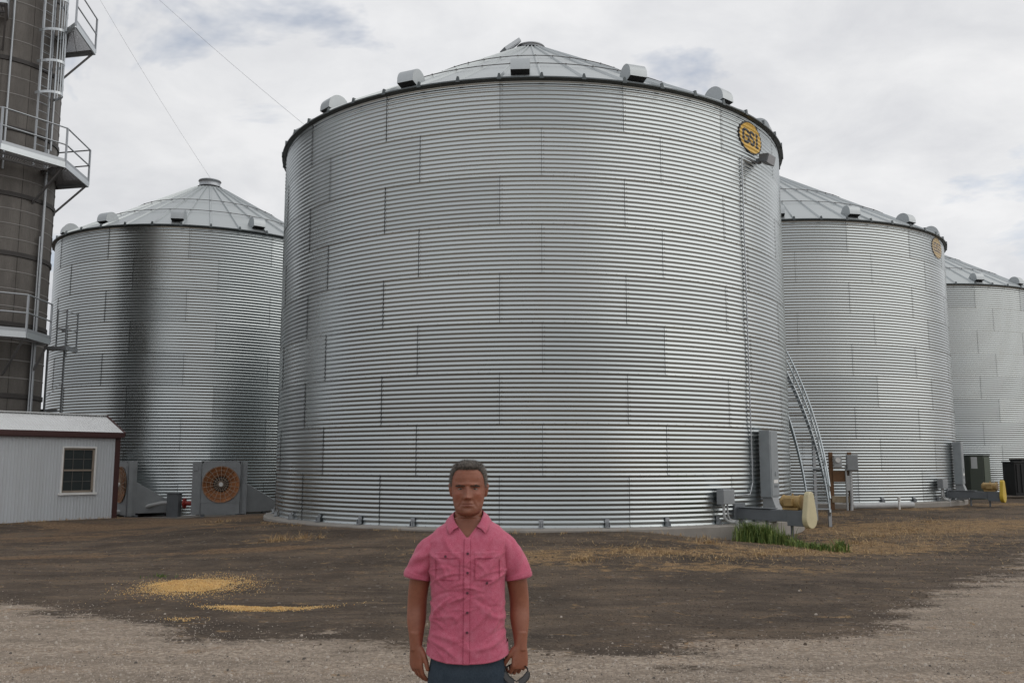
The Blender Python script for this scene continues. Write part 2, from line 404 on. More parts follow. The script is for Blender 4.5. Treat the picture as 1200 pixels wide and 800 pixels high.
GZ = lambda x, y: float(gheight(np.array([x]), np.array([y]))[0])

# ------------------------------------------------------------------ grain bins
RING, CORR, NCORR = 1.118, .1016, 11
ROWS = 9
HT = RING * ROWS
def corr(z): return .0086 * cos(2 * pi * z / CORR)
def wall_mesh(R, nsheet, odd, even, seg=9, sub=6):
    """ring on ring of corrugated sheets, each lapping its neighbour, with bolts and painted gap shade at the laps"""
    Vs, Fs, Ti = [], [], []; base = 0
    sa = 2 * pi / nsheet; lap = .05 / R
    zn = np.arange(NCORR * sub + 1) / sub * CORR
    for r in range(ROWS):
        z0 = (ROWS - 1 - r) * RING; off = radians(odd if r % 2 == 0 else even)
        for k in range(nsheet):
            a = np.linspace(off + k * sa - lap, off + (k + 1) * sa, seg + 1); u = np.linspace(1, 0, seg + 1)
            A, Zz = np.meshgrid(a, zn); U = np.meshgrid(u, zn)[0]
            bow = .003 * np.sin(pi * U) * RNG.uniform(-1, 1)
            RR = R + .0086 * np.cos(2 * pi * Zz / CORR) + .007 * (1 - U) + .004 * (ROWS - r) / ROWS + .003 * (r % 2) + bow
            P = np.stack([RR * np.sin(A), -RR * np.cos(A), Zz + z0], -1).reshape(-1, 3)
            n, c = A.shape; I = np.arange(n * c).reshape(n, c) + base
            Fs.append(np.stack([I[:-1, :-1], I[:-1, 1:], I[1:, 1:], I[1:, :-1]], -1).reshape(-1, 4)); Vs.append(P); base += n * c
            Ti.append(np.full(n * c, RNG.random() ** 1.5 * .6, np.float32))
    V = np.concatenate(Vs); F = np.concatenate(Fs); T = np.concatenate(Ti); nq = len(F)
    MI = [np.zeros(nq, np.int32)]
    # extra: dark strips painting the gap shade at lap edges + bolt heads
    mb = MB()
    for r in range(ROWS):
        z0 = (ROWS - 1 - r) * RING; off = radians(odd if r % 2 == 0 else even)
        for k in range(nsheet):
            a = off + k * sa
            if -1.9 < (a + pi) % (2 * pi) - pi < 1.9:
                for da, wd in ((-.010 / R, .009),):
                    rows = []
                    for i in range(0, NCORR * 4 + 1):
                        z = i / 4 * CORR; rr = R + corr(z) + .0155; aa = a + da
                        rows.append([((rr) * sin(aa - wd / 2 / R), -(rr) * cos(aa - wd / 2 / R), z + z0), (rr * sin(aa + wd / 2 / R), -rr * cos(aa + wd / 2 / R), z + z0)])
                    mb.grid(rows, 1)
                for i in range(NCORR):
                    for da in (-.055, .045):
                        z = i * CORR + z0; rr = R + .012; aa = a + da / R
                        e = np.array((sin(aa), -cos(aa), 0)); tt = np.array((cos(aa), sin(aa), 0)); up = np.array((0, 0, 1.))
                        b = e * rr + up * z; q = .012
                        mb.add([b + tt * q, b + up * q, b - tt * q, b - up * q, b + e * .016], [(0, 1, 4), (1, 2, 4), (2, 3, 4), (3, 0, 4)], 2)
        # horizontal row of bolts at the ring lap
        for i in range(int(2 * R * 1.9 / .24)):
            aa = -1.9 + i * .24 / R; z = z0 + .01; rr = R + .014
            e = np.array((sin(aa), -cos(aa), 0)); tt = np.array((cos(aa), sin(aa), 0)); up = np.array((0, 0, 1.)); b = e * rr + up * z; q = .007
            mb.add([b + tt * q, b + up * q, b - tt * q, b - up * q, b + e * .015], [(0, 1, 4), (1, 2, 4), (2, 3, 4), (3, 0, 4)], 2)
    V2 = np.array(mb.v); o = len(V)
    V = np.concatenate([V, V2]); T = np.concatenate([T, np.zeros(len(V2), np.float32)])
    lens = [4] * nq + [len(f) for f in mb.f]
    idx = np.concatenate([F.ravel(), np.array([i + o for f in mb.f for i in f])]).astype(np.int32)
    me = bpy.data.meshes.new('wall'); me.vertices.add(len(V)); me.vertices.foreach_set('co', V.ravel())
    me.loops.add(len(idx)); me.loops.foreach_set('vertex_index', idx)
    st = np.concatenate([[0], np.cumsum(lens)[:-1]]).astype(np.int32)
    me.polygons.add(len(lens)); me.polygons.foreach_set('loop_start', st)
    me.polygons.foreach_set('use_smooth', np.array([1] * nq + [0] * len(mb.f), bool)); me.polygons.foreach_set('material_index', np.array([0] * nq + mb.m, np.int32))
    me.update(calc_edges=True)
    at = me.attributes.new('tint', 'FLOAT', 'POINT'); at.data.foreach_set('value', T)
    for k in ('bin', 'lap_shade', 'bolt'): me.materials.append(M[k])
    return me
def vent_mesh():
    """half-round roof vent; local frame: x tangential, y outward (down slope), z up; opening faces out and down"""
    sl = radians(30); w = .24
    prof = [(-.46, .24)]
    for i in range(13):
        a = pi - (pi * .93) * i / 12; prof.append((-.12 + .32 * cos(a), .14 + .33 * sin(a)))
    prof += [(.205, .06)]
    hood = MB()
    V = []
    roofz = lambda y: -y * math.tan(sl)
    prof = [(y, max(z, roofz(y) + .01)) for y, z in prof]
    low = [(y, roofz(y) - .06) for y, z in prof]
    rows = [[(x, y, z) for y, z in prof] for x in (-w, w)]
    hood.grid(rows, 0, True)
    # cheeks: polygon of the profile down to the mouth edge
    mouth_in = (-.02, roofz(-.02) - .02)
    cheek = prof + [(.0, roofz(0) + .0), (-.44, roofz(-.44) - .03)]
    for x in (-w, w): hood.add([(x, y, z) for y, z in cheek], [tuple(range(len(cheek)))], 0)
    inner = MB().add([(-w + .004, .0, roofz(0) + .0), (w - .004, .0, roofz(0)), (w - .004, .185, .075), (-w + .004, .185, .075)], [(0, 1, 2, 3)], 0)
    return hood.mesh('roof_vent', [M['vent']]), inner.mesh('vent_opening', [M['dark']])
VENT, VENT_IN = vent_mesh()

def make_bin(R, nsheet, odd, even, nrib, rib0, nvent, vent0, label, pad_h=.42, cap=.12):
    root = empty('grain_bin', (0, 0, 0)); tag(root, label, 'grain bin', 'corrugated steel grain bins')
    me = wall_mesh(R, nsheet, odd, even); link('wall', me, root)
    f = MB(); f.lathe([(R + .02, -.005), (R + .02, .0), (R + .29, -.02), (R + .31, -.04), (R + .31, -pad_h)], 128, smooth=False)
    f.lathe([(R - .3, -.004), (R + .03, -.004)], 128)
    f.build('foundation', M['concrete'], root)
    # roof: cone panels with raised ribs
    sl = math.tan(radians(30)); Ro = R + .10; zr = lambda r: HT + .06 + (Ro - r) * sl; r_top = .46
    rf = MB(); rr = np.linspace(Ro, r_top, 7); na = nrib * 6; rows = []
    for i, r in enumerate(rr):
        rows.append([(r * sin(2 * pi * k / na + radians(rib0)), -r * cos(2 * pi * k / na + radians(rib0)), zr(r)) for k in range(na)])
    rf.grid(rows, 0, False, True)
    for k in range(nrib):
        a = radians(rib0) + 2 * pi * k / nrib; e = np.array((sin(a), -cos(a), 0)); tt = np.array((cos(a), sin(a), 0))
        V = []
        for r, wd in ((Ro + .03, .05), (r_top + .3, .03)):
            b = e * r + np.array((0, 0, zr(r)))
            V += [b - tt * wd, b - tt * wd * .45 + (0, 0, .065), b + tt * wd * .45 + (0, 0, .065), b + tt * wd]
        rf.add(V, [(0, 1, 5, 4), (1, 2, 6, 5), (2, 3, 7, 6), (0, 3, 2, 1)], 0)
        b = e * (Ro + .045) + np.array((0, 0, zr(Ro) - .05))
        rf.add([b - tt * .055, b + tt * .055, b + tt * .02 + (0, 0, .14), b - tt * .02 + (0, 0, .14), b - tt * .055 - e * .1, b + tt * .055 - e * .1, b + tt * .02 + (0, 0, .14) - e * .1, b - tt * .02 + (0, 0, .14) - e * .1],
               [(0, 1, 2, 3), (0, 4, 7, 3), (1, 5, 6, 2), (3, 2, 6, 7)], 1)
    roof = rf.build('roof', [M['roof'], M['eave']], root)
    ev = MB(); ev.lathe([(R + .03, HT + .0), (Ro + .02, HT + .025), (Ro + .035, HT + .035), (Ro + .035, HT + .065), (Ro, HT + .075)], 160, smooth=False)
    ev.build('eave_flashing', M['eave'], roof)
    for r in (R * .74, R * .50):
        h = MB(); z = zr(r) + .075
        h.lathe([(r + .013, z), (r, z + .013), (r - .013, z), (r, z - .013), (r + .013, z)], 128)
        for k in range(nrib):
            a = radians(rib0) + 2 * pi * k / nrib; h.box((r * sin(a), -r * cos(a), z - .01), (.035, .04, .05), a)
        h.build('roof_ring', M['grate'], roof)
    c = MB(); c.lathe([(r_top + .05, zr(r_top + .05) + .05), (r_top - .04, zr(r_top) + .06), (r_top - .04, zr(r_top) + cap), (r_top, zr(r_top) + cap + .01), (r_top - .02, zr(r_top) + cap + .05), (r_top - .2, zr(r_top) + cap + .09), (0, zr(r_top) + cap + .11)], 48)
    c.build('peak_cap', M['galv_dull'], roof, fix=True)
    for k in range(nvent):
        a = ((vent0 + 360 * k / nvent + 180) % 360) - 180
        if abs(a) > 118: continue
        r = R - .26
        o = link('roof_vent', VENT, root); ar = radians(a); o.location = (r * sin(ar), -r * cos(ar), zr(r)); o.rotation_euler = (0, 0, ar + pi); o.scale = (.92, .92, .92)
        link('vent_opening', VENT_IN, o)
    bk = MB(); bk.box((0, -.02, .09), (.10, .012, .19)); bk.box((0, -.07, .006), (.10, .10, .014)); bk.box((-.045, -.05, .06), (.01, .07, .11)); bk.box((.045, -.05, .06), (.01, .07, .11)); bk.cyl((0, -.075, 0), (0, -.075, .13), .013, n=8)
    bm_ = bk.mesh('anchor_bracket', [M['galv_dull']])
    for k in range(-9, 10):
        ar = radians(1.5 + 11.25 * k); o = link('anchor_bracket', bm_, root); o.location = ((R + .012) * sin(ar), -(R + .012) * cos(ar), 0); o.rotation_euler = (0, 0, ar)
    return root
def place(root, key):
    x, y, z, R = BINS[key]; root.location = (x, y, z); root.rotation_euler = (0, 0, atan2(-x, y)); return root
def onbin(key, ang, z, out=0.0):
    x, y, bz, R = BINS[key]; th = atan2(-x, y) + radians(ang); return (x + (R + out) * sin(th), y - (R + out) * cos(th), z), th

main = place(make_bin(7.315, 16, -5.5, 1.9, 48, 1.9, 16, -2.0, 'tallest looking steel grain bin, nearest, directly behind the man in pink'), 'main')
right = copy_tree(main); place(right, 'right'); right['label'] = 'corrugated grain bin behind the wooden meter posts, right of the nearest bin'
right.rotation_euler.z += radians(7.5)
far = copy_tree(main); place(far, 'far'); far['label'] = 'farthest grain bin, standing behind the black containers and green cabinet'
far.rotation_euler.z += radians(13)
left = place(make_bin(5.6, 12, -6.1, 4.4, 36, 1.0, 12, -11.0, 'grain bin behind the white shed, a dark reflection down its wall', cap=.27), 'left')

# lid of the fill hatch, propped open on the nearest bin
h = MB(); zt = HT + .06 + (7.415 - .46) * math.tan(radians(30))
h.bar((-.86, -.40, zt - .12), (-.40, -.18, zt + .30), .36, .12)
h.bar((-.84, -.40, zt - .20), (-.38, -.18, zt + .22), .40, .03)
h.build('hatch_lid', M['galv_dull'], main, bevel=.02)

# round badge with lettering that follows the corrugated sheet
def badge(parent, ang, z, faded):
    R = 7.315; rad = .42; n = 150
    gx = np.linspace(-rad, rad, n); U, Vv = np.meshgrid(gx * 1.5, gx)
    u = U / rad / 1.5; v = Vv / rad; d = np.hypot(u, v)
    col = np.zeros(U.shape + (3,)); yel = np.array((.66, .40, .045)); blk = np.array((.018, .016, .014))
    if faded: yel = np.array((.55, .42, .22)); blk = np.array((.22, .18, .14))
    col[:] = yel
    col[d > .91] = blk
    def stroke(pts, w):
        m = np.zeros(U.shape, bool)
        for (x0, y0), (x1, y1) in zip(pts[:-1], pts[1:]):
            dx, dy = x1 - x0, y1 - y0; L2 = dx * dx + dy * dy; t_ = np.clip(((u - x0) * dx + (v - y0) * dy) / L2, 0, 1)
            m |= np.hypot(u - x0 - t_ * dx, v - y0 - t_ * dy) < w
        return m
    G = [(-.22, .26), (-.34, .38), (-.52, .38), (-.64, .24), (-.64, -.24), (-.52, -.38), (-.34, -.38), (-.22, -.26), (-.22, -.02), (-.40, -.02)]
    Sx = [(.24, .26), (.14, .38), (-.0, .38), (-.08, .26), (-.08, .12), (0, .02), (.14, -.02), (.24, -.12), (.24, -.26), (.14, -.38), (0, -.38), (-.08, -.26)]
    Ii = [(.50, .38), (.50, -.38)]
    for w, cc in ((.088, blk),):
        for p in (G, Sx): col[stroke(p, w)] = cc
        col[stroke(Ii, w)] = cc
        col[stroke([(.42, .40), (.58, .40)], w * .8)] = cc; col[stroke([(.42, -.40), (.58, -.40)], w * .8)] = cc
    A = radians(ang) + U / R; RR = R + .0086 * np.cos(2 * pi * (Vv + z) / CORR) + .022
    P = np.stack([RR * np.sin(A), -RR * np.cos(A), Vv + z], -1)
    I = np.arange(n * n).reshape(n, n); keep = d <= 1.0
    F = [tuple(int(q) for q in (I[i, k], I[i, k + 1], I[i + 1, k + 1], I[i + 1, k])) for i in range(n - 1) for k in range(n - 1) if keep[i, k] and keep[i + 1, k + 1] and keep[i, k + 1] and keep[i + 1, k]]
    me = bpy.data.meshes.new('badge'); me.from_pydata(P.reshape(-1, 3).tolist(), [], F)
    at = me.color_attributes.new('paint', 'FLOAT_COLOR', 'POINT'); at.data.foreach_set('color', np.concatenate([col.reshape(-1, 3), np.ones((n * n, 1))], 1).astype(np.float32).ravel())
    for p in me.polygons: p.use_smooth = True
    m = N('badge_decal'); me.materials.append(m.set(color=m.attr('paint')['Color'], rough=.45)); me.update()
    return link('badge', me, parent)
badge(main, 50.0, 9.60, False)
badge(right, 65.2 - 7.5, 9.66, True)

# ------------------------------------------------------------------ fittings on the bins
def flood_light():
    p, th = onbin('main', 52.2, 9.42, .02)
    r = empty('flood_light', p, th); tag(r, 'small dark flood light mounted below the round yellow badge', 'flood light')
    b = MB(); b.box((0, -.05, 0), (.14, .10, .12)); b.bar((0, -.08, .0), (0, -.22, -.02), .05, .05); b.build('bracket', M['grey_dark'], r, bevel=.006)
    b = MB(); V = [(-.19, -.14, .13), (.19, -.14, .13), (.19, -.14, -.06), (-.19, -.14, -.06), (-.24, -.42, .09), (.24, -.42, .09), (.24, -.36, -.15), (-.24, -.36, -.15)]
    b.add(V, [(0, 1, 2, 3), (0, 4, 5, 1), (1, 5, 6, 2), (2, 6, 7, 3), (3, 7, 4, 0), (4, 7, 6, 5)]); b.build('housing', M['grey_dark'], r, bevel=.015)
    b = MB(); b.add([(-.21, -.424, .07), (.21, -.424, .07), (.21, -.366, -.135), (-.21, -.366, -.135)], [(0, 1, 2, 3)]); b.build('lamp_glass', M['lens'], r)
flood_light()
def conduit():
    b = MB()
    pts = [onbin('main', 45.6, z, .045)[0] for z in np.linspace(1.3, 9.33, 14)] + [onbin('main', a, 9.35, .045)[0] for a in (46.5, 48, 50, 51.5)]
    b.tube(pts, .016, 8)
    for z in np.arange(1.9, 9.2, 1.118):
        p, th = onbin('main', 45.6, z, .03); b.box(p, (.10, .03, .03), th)
    # thin rods beside it reach the junction box
    b.tube([onbin('main', 45.6, 1.30, .045)[0], onbin('main', 44.5, 1.02, .05)[0], onbin('main', 40, 1.0, .05)[0]], .016, 8)
    o = b.build('conduit', M['galv_dull']); tag(o, 'thin steel conduit running up the nearest bin to the flood light', 'conduit')
conduit()

def unloader(key, ang, guard_mat, lab_auger, lab_cab, lab_jb, cab_ang, jb_ang, first=None):
    """power unloader: trough, motor, belt guard; tall cabinet; junction box with conduit"""
    bz = BINS[key][2]
    p, th = onbin(key, ang, 0, -.10)
    if first is None:
        r = empty('unload_auger', p, th); res = [r]
        b = MB(); b.box((0, -.95, .59), (.25, 1.9, .25)); b.box((0, -.10, .60), (.42, .05, .46)); b.box((0, -1.68, .55), (.32, .40, .34)); b.box((0, -.6, .735), (.31, .9, .02)); b.build('trough', M['grey_dark'], r, bevel=.012)
        b = MB(); b.box((0, -1.5, .2), (.05, .05, .44)); b.build('support_leg', M['grey_dark'], r)
        b = MB(); b.box((0, -.85, .26), (.05, .05, .42)); b.build('support_leg', M['grey_dark'], r)
        b = MB(); b.cyl((0, -1.32, .90), (0, -1.76, .90), .14, n=28); b.cyl((0, -1.26, .90), (0, -1.32, .90), .10, .15, n=28); b.cyl((0, -1.72, .90), (0, -1.78, .90), .155, n=28); b.box((-.15, -1.54, .90), (.12, .2, .17)); b.box((0, -1.54, .75), (.26, .38, .05)); b.cyl((0, -1.54, 1.03), (0, -1.54, 1.09), .02, n=8)
        for k in range(9): b.box((0, -1.36 - .04 * k, .90), (.30, .010, .10))
        b.build('motor', M['motor'], r, bevel=.008)
        b = MB(); R0, R1 = .215, .115; pts = []
        for i in range(17): q = -pi * 1.06 + pi * 1.12 * i / 16; pts.append((R0 * cos(q), .545 + R0 * sin(q)))
        for i in range(9): q = pi * .06 + pi * .88 * i / 8; pts.append((R1 * cos(q), 1.02 + R1 * sin(q)))
        b.prism(pts, lambda u, v, w: (u, -1.88 - .13 * (1 - w), v)); b.build('belt_guard', guard_mat, r, bevel=.02)
        c = empty('control_cabinet', (0, 0, 0), 0); res.append(c)
        b = MB(); b.box((0, -.17, 1.74), (.42, .28, 1.60)); b.build('housing', M['cab'], c, bevel=.012)
        b = MB(); b.box((.012, -.315, 1.74), (.37, .012, 1.52)); b.box((.02, -.326, 1.5), (.03, .02, .10)); b.build('door', M['cab'], c, bevel=.004)
        b = MB(); b.box((.03, -.324, 1.32), (.22, .006, .08)); b.box((.03, -.324, 1.20), (.16, .006, .06), mi=1); b.build('warning_label', [M['white'], M['grey_dark']], c)
        b = MB(); b.add([(-.16, -.05, .95), (.16, -.05, .95), (.16, -.30, .95), (-.16, -.30, .95), (-.16, -.05, .33), (.16, -.05, .33), (.16, -.5, .40), (-.16, -.5, .40)], [(0, 1, 2, 3), (4, 7, 6, 5), (0, 4, 5, 1), (1, 5, 6, 2), (2, 6, 7, 3), (3, 7, 4, 0)])
        b.build('chute', M['grey_paint'], c, bevel=.01)
        j = empty('junction_box', (0, 0, 0), 0); res.append(j)
        b = MB(); b.box((0, -.13, .99), (.38, .20, .34)); b.box((0, -.235, .99), (.36, .012, .32)); b.build('box', M['grey_paint'], j, bevel=.01)
        b = MB(); b.tube([(-.07, -.13, .83), (-.07, -.13, .62), (-.05, -.13, .52), (.02, -.14, .45), (.12, -.16, .42), (.24, -.22, .42)], .032, 10); b.tube([(.05, -.13, .83), (.05, -.13, .6), (.10, -.15, .47), (.24, -.22, .44)], .022, 10)
        b.tube([(.24, -.24, .46), (.24, -.24, -.25)], .038, 10); b.build('conduit', M['hose'], j)
    else:
        res = [copy_tree(o) for o in first]; r = res[0]
        for ch in r.children:
            if ch.name.startswith('belt_guard'): ch.data = ch.data.copy(); ch.data.materials[0] = guard_mat
    base = GZ(*p[:2]) if False else bz - .37
    for o, a in zip(res, (ang, cab_ang, jb_ang)):
        q, t2 = onbin(key, a, base, .03 if o is not r else -.10); o.location = q; o.rotation_euler = (0, 0, t2)
    gp = {'main': 'the nearest bin', 'right': 'the bin behind the meter posts'}
    tag(res[0], lab_auger, 'auger', 'power unloaders on the bins'); tag(res[1], lab_cab, 'cabinet', 'tall grey cabinets on the bins'); tag(res[2], lab_jb, 'junction box', 'junction boxes on the bins')
    return res
u1 = unloader('main', 41.5, M['cream'], 'grey unloading auger with tan motor and pale cream belt guard', 'tall grey steel cabinet on the nearest bin, above the cream belt guard', 'small grey junction box low on the nearest bin with bent conduit', 49.7, 36.3)
u2 = unloader('right', 62.3, M['yellow'], 'grey unloading auger with a bright yellow belt guard, farther off', 'tall grey steel cabinet on the bin above the bright yellow guard', 'small grey junction box near the yellow guarded auger', 68.3, 55.0, u1)

def bin_stairs():
    x, y, bz, R = BINS['main']; th0 = atan2(-x, y)
    r = empty('bin_stairs', (x, y, bz), th0); tag(r, 'galvanised stairs curving up and around behind the nearest bin', 'stairs')
    a0, a1, z0, z1 = 78.5, 118.0, .0, 6.7
    P = lambda a, rad, z: (rad * sin(radians(a)), -rad * cos(radians(a)), z)
    A = np.linspace(a0, a1, 40); Zf = lambda a: z0 + (a - a0) / (a1 - a0) * (z1 - z0)
    for rad in (7.78, 8.33):
        b = MB()
        for i in range(39): b.bar(P(A[i], rad, Zf(A[i])), P(A[i + 1], rad, Zf(A[i + 1])), .03, .17)
        b.build('stringer', M['stair'], r)
    n = 42
    st = MB(); t0 = MB().prism([(-.09, -.015), (.09, -.015), (.09, .015), (-.09, .015)], lambda u, v, w: (u, -7.79 - .53 * w, v)); sm = t0.mesh('step', [M['stair']])
    for i in range(n):
        a = a0 + (a1 - a0) * (i + .6) / n; o = link('step', sm, r); o.location = (0, 0, Zf(a) + .04); o.rotation_euler = (0, 0, radians(a))
    for hgt in (.75, .42):
        b = MB(); b.tube([P(a, 8.35, Zf(a) + hgt) for a in A], .026, 8); b.build('handrail', M['stair'], r)
    for i in range(10):
        a = a0 + 1 + (a1 - a0 - 2) * i / 9; b = MB(); b.bar(P(a, 8.35, Zf(a)), P(a, 8.35, Zf(a) + .76), .03, .03); b.build('rail_post', M['stair'], r)
    for a, zb in ((79.3, -.35), (91, -.3)):
        b = MB(); b.bar(P(a, 8.33, zb), P(a, 8.33, Zf(a)), .08, .08)
        b.build('support_leg', M['galv_dull'], r)
    b = MB(); b.bar(P(91, 8.33, 1.2), P(86, 8.33, Zf(86) - .1), .05, .05); b.build('brace', M['galv_dull'], r)
    b = MB(); b.prism([(0, 7.5), (.9, 7.5), (.9, 8.45), (0, 8.45)], lambda u, v, w: P(a1 + degrees_(u / 8), v, z1 + .02 + .05 * w)); b.build('landing', M['galv'], r)
def degrees_(q): return q * 180 / pi
bin_stairs()

def meter_rack():
    X, Y = 11.08, 31.4; zg = GZ(X, Y)
    r = empty('meter_rack', (X, Y, zg), atan2(-X, Y) * .6); tag(r, 'two weathered wooden posts carrying grey electrical meter boxes', 'meter rack')
    for sx, h_ in ((-.30, 1.93), (.30, 1.93)):
        b = MB(); b.box((sx, 0, h_ / 2 - .1), (.13, .13, h_ + .2)); b.build('post', M['wood'], r, bevel=.01)
    b = MB(); b.box((-.02, -.085, 1.12), (.48, .04, .36)); b.build('backing_board', M['wood'], r, bevel=.005)
    b = MB(); b.box((-.02, -.085, .36), (.60, .04, .22)); b.build('kick_board', M['wood_pale'], r, bevel=.005)
    b = MB(); b.box((-.10, -.14, 1.62), (.26, .14, .40)); b.box((-.10, -.215, 1.62), (.22, .012, .36)); b.build('meter_box', M['grey_light'], r, bevel=.012)
    b = MB(); b.box((.36, -.16, 1.58), (.36, .20, .52)); b.box((.36, -.265, 1.58), (.32, .012, .48)); b.build('meter_box', M['grey_paint'], r, bevel=.012)
    b = MB(); b.cyl((-.10, -.28, 1.66), (-.10, -.215, 1.66), .08, n=20); b.build('meter_dial', M['white'], r)
    b = MB(); b.tube([(.30, -.14, 1.32), (.30, -.14, .2), (.28, -.14, -.05)], .05, 10); b.tube([(.16, -.12, 1.5), (.16, -.12, 0)], .035, 10); b.box((.24, -.13, .9), (.2, .10, .5)); b.build('conduit', M['hose'], r)
meter_rack()
b = MB(); b.cyl((11.5, 31.65, .33), (13.85, 32.3, .33), .105, n=20); b.cyl((11.5, 31.65, .33), (11.56, 31.667, .33), .12, n=20)
tag(b.build('long_pipe', M['hose']), 'long pale grey pipe lying beside the wooden meter posts', 'pipe')
r = empty('marker_stake', (13.15, 31.75, GZ(13.15, 31.75))); tag(r, 'short white stake standing in front of the long pale pipe', 'stake')
b = MB(); b.cyl((0, 0, -.1), (0, 0, .36), .032, n=12); b.build('stake', M['white'], r)
b = MB(); b.cyl((0, 0, .30), (0, 0, .42), .055, n=12); b.build('cap', M['white'], r)

# green cabinet and black containers behind
r = empty('electrical_cabinet', (20.4, 41.2, .4), -.02); tag(r, 'dark green electrical cabinet with a lighter green side and white notice', 'cabinet')
V = [(-.36, -.5), (.18, -.62), (.62, -.3), (.62, .55), (-.36, .55)]
b = MB(); b.prism(V, lambda u, v, w: (u, v, -.3 + 1.98 * w)); 
b.build('body', M['green_box'], r, bevel=.02)
b = MB(); b.add([(.22, -.612, .05), (.61, -.33, .05), (.61, -.33, 1.62), (.22, -.612, 1.62)], [(0, 1, 2, 3)]); b.build('side_panel', M['green_side'], r)
b = MB(); b.bar((-.30, -.52, 1.38), (-.06, -.575, 1.38), .012, .5); b.build('notice', M['grey_light'], r)
b = MB(); b.prism([(u * 1.04 + .0, v * 1.04) for u, v in V], lambda u, v, w: (u, v, 1.685 + .04 * w)); b.build('lid', M['green_box'], r, bevel=.01)
for i, (x0, w_, y_, h_, lab) in enumerate(((22.72, .62, 42.2, 1.36, 'short black steel container next to the dark green cabinet'), (23.95, 1.6, 42.9, 1.48, 'wider black steel container at the far right, beside the short one'))):
    r = empty('steel_container', (x0 + .1, y_, .42)); tag(r, lab, 'container', 'black steel containers')
    b = MB(); b.box((0, 0, h_ / 2 - .05), (w_, 1.0, h_ + .1)); 
    for k in range(3): b.box((-w_ / 2 + w_ * (k + .5) / 3, -.52, h_ / 2), (.05, .06, h_ - .1))
    b.build('body', M['black'], r, bevel=.015)
    b = MB(); b.box((0, 0, h_ + .03), (w_ + .06, 1.06, .06)); b.build('lid', M['black'], r, bevel=.015)

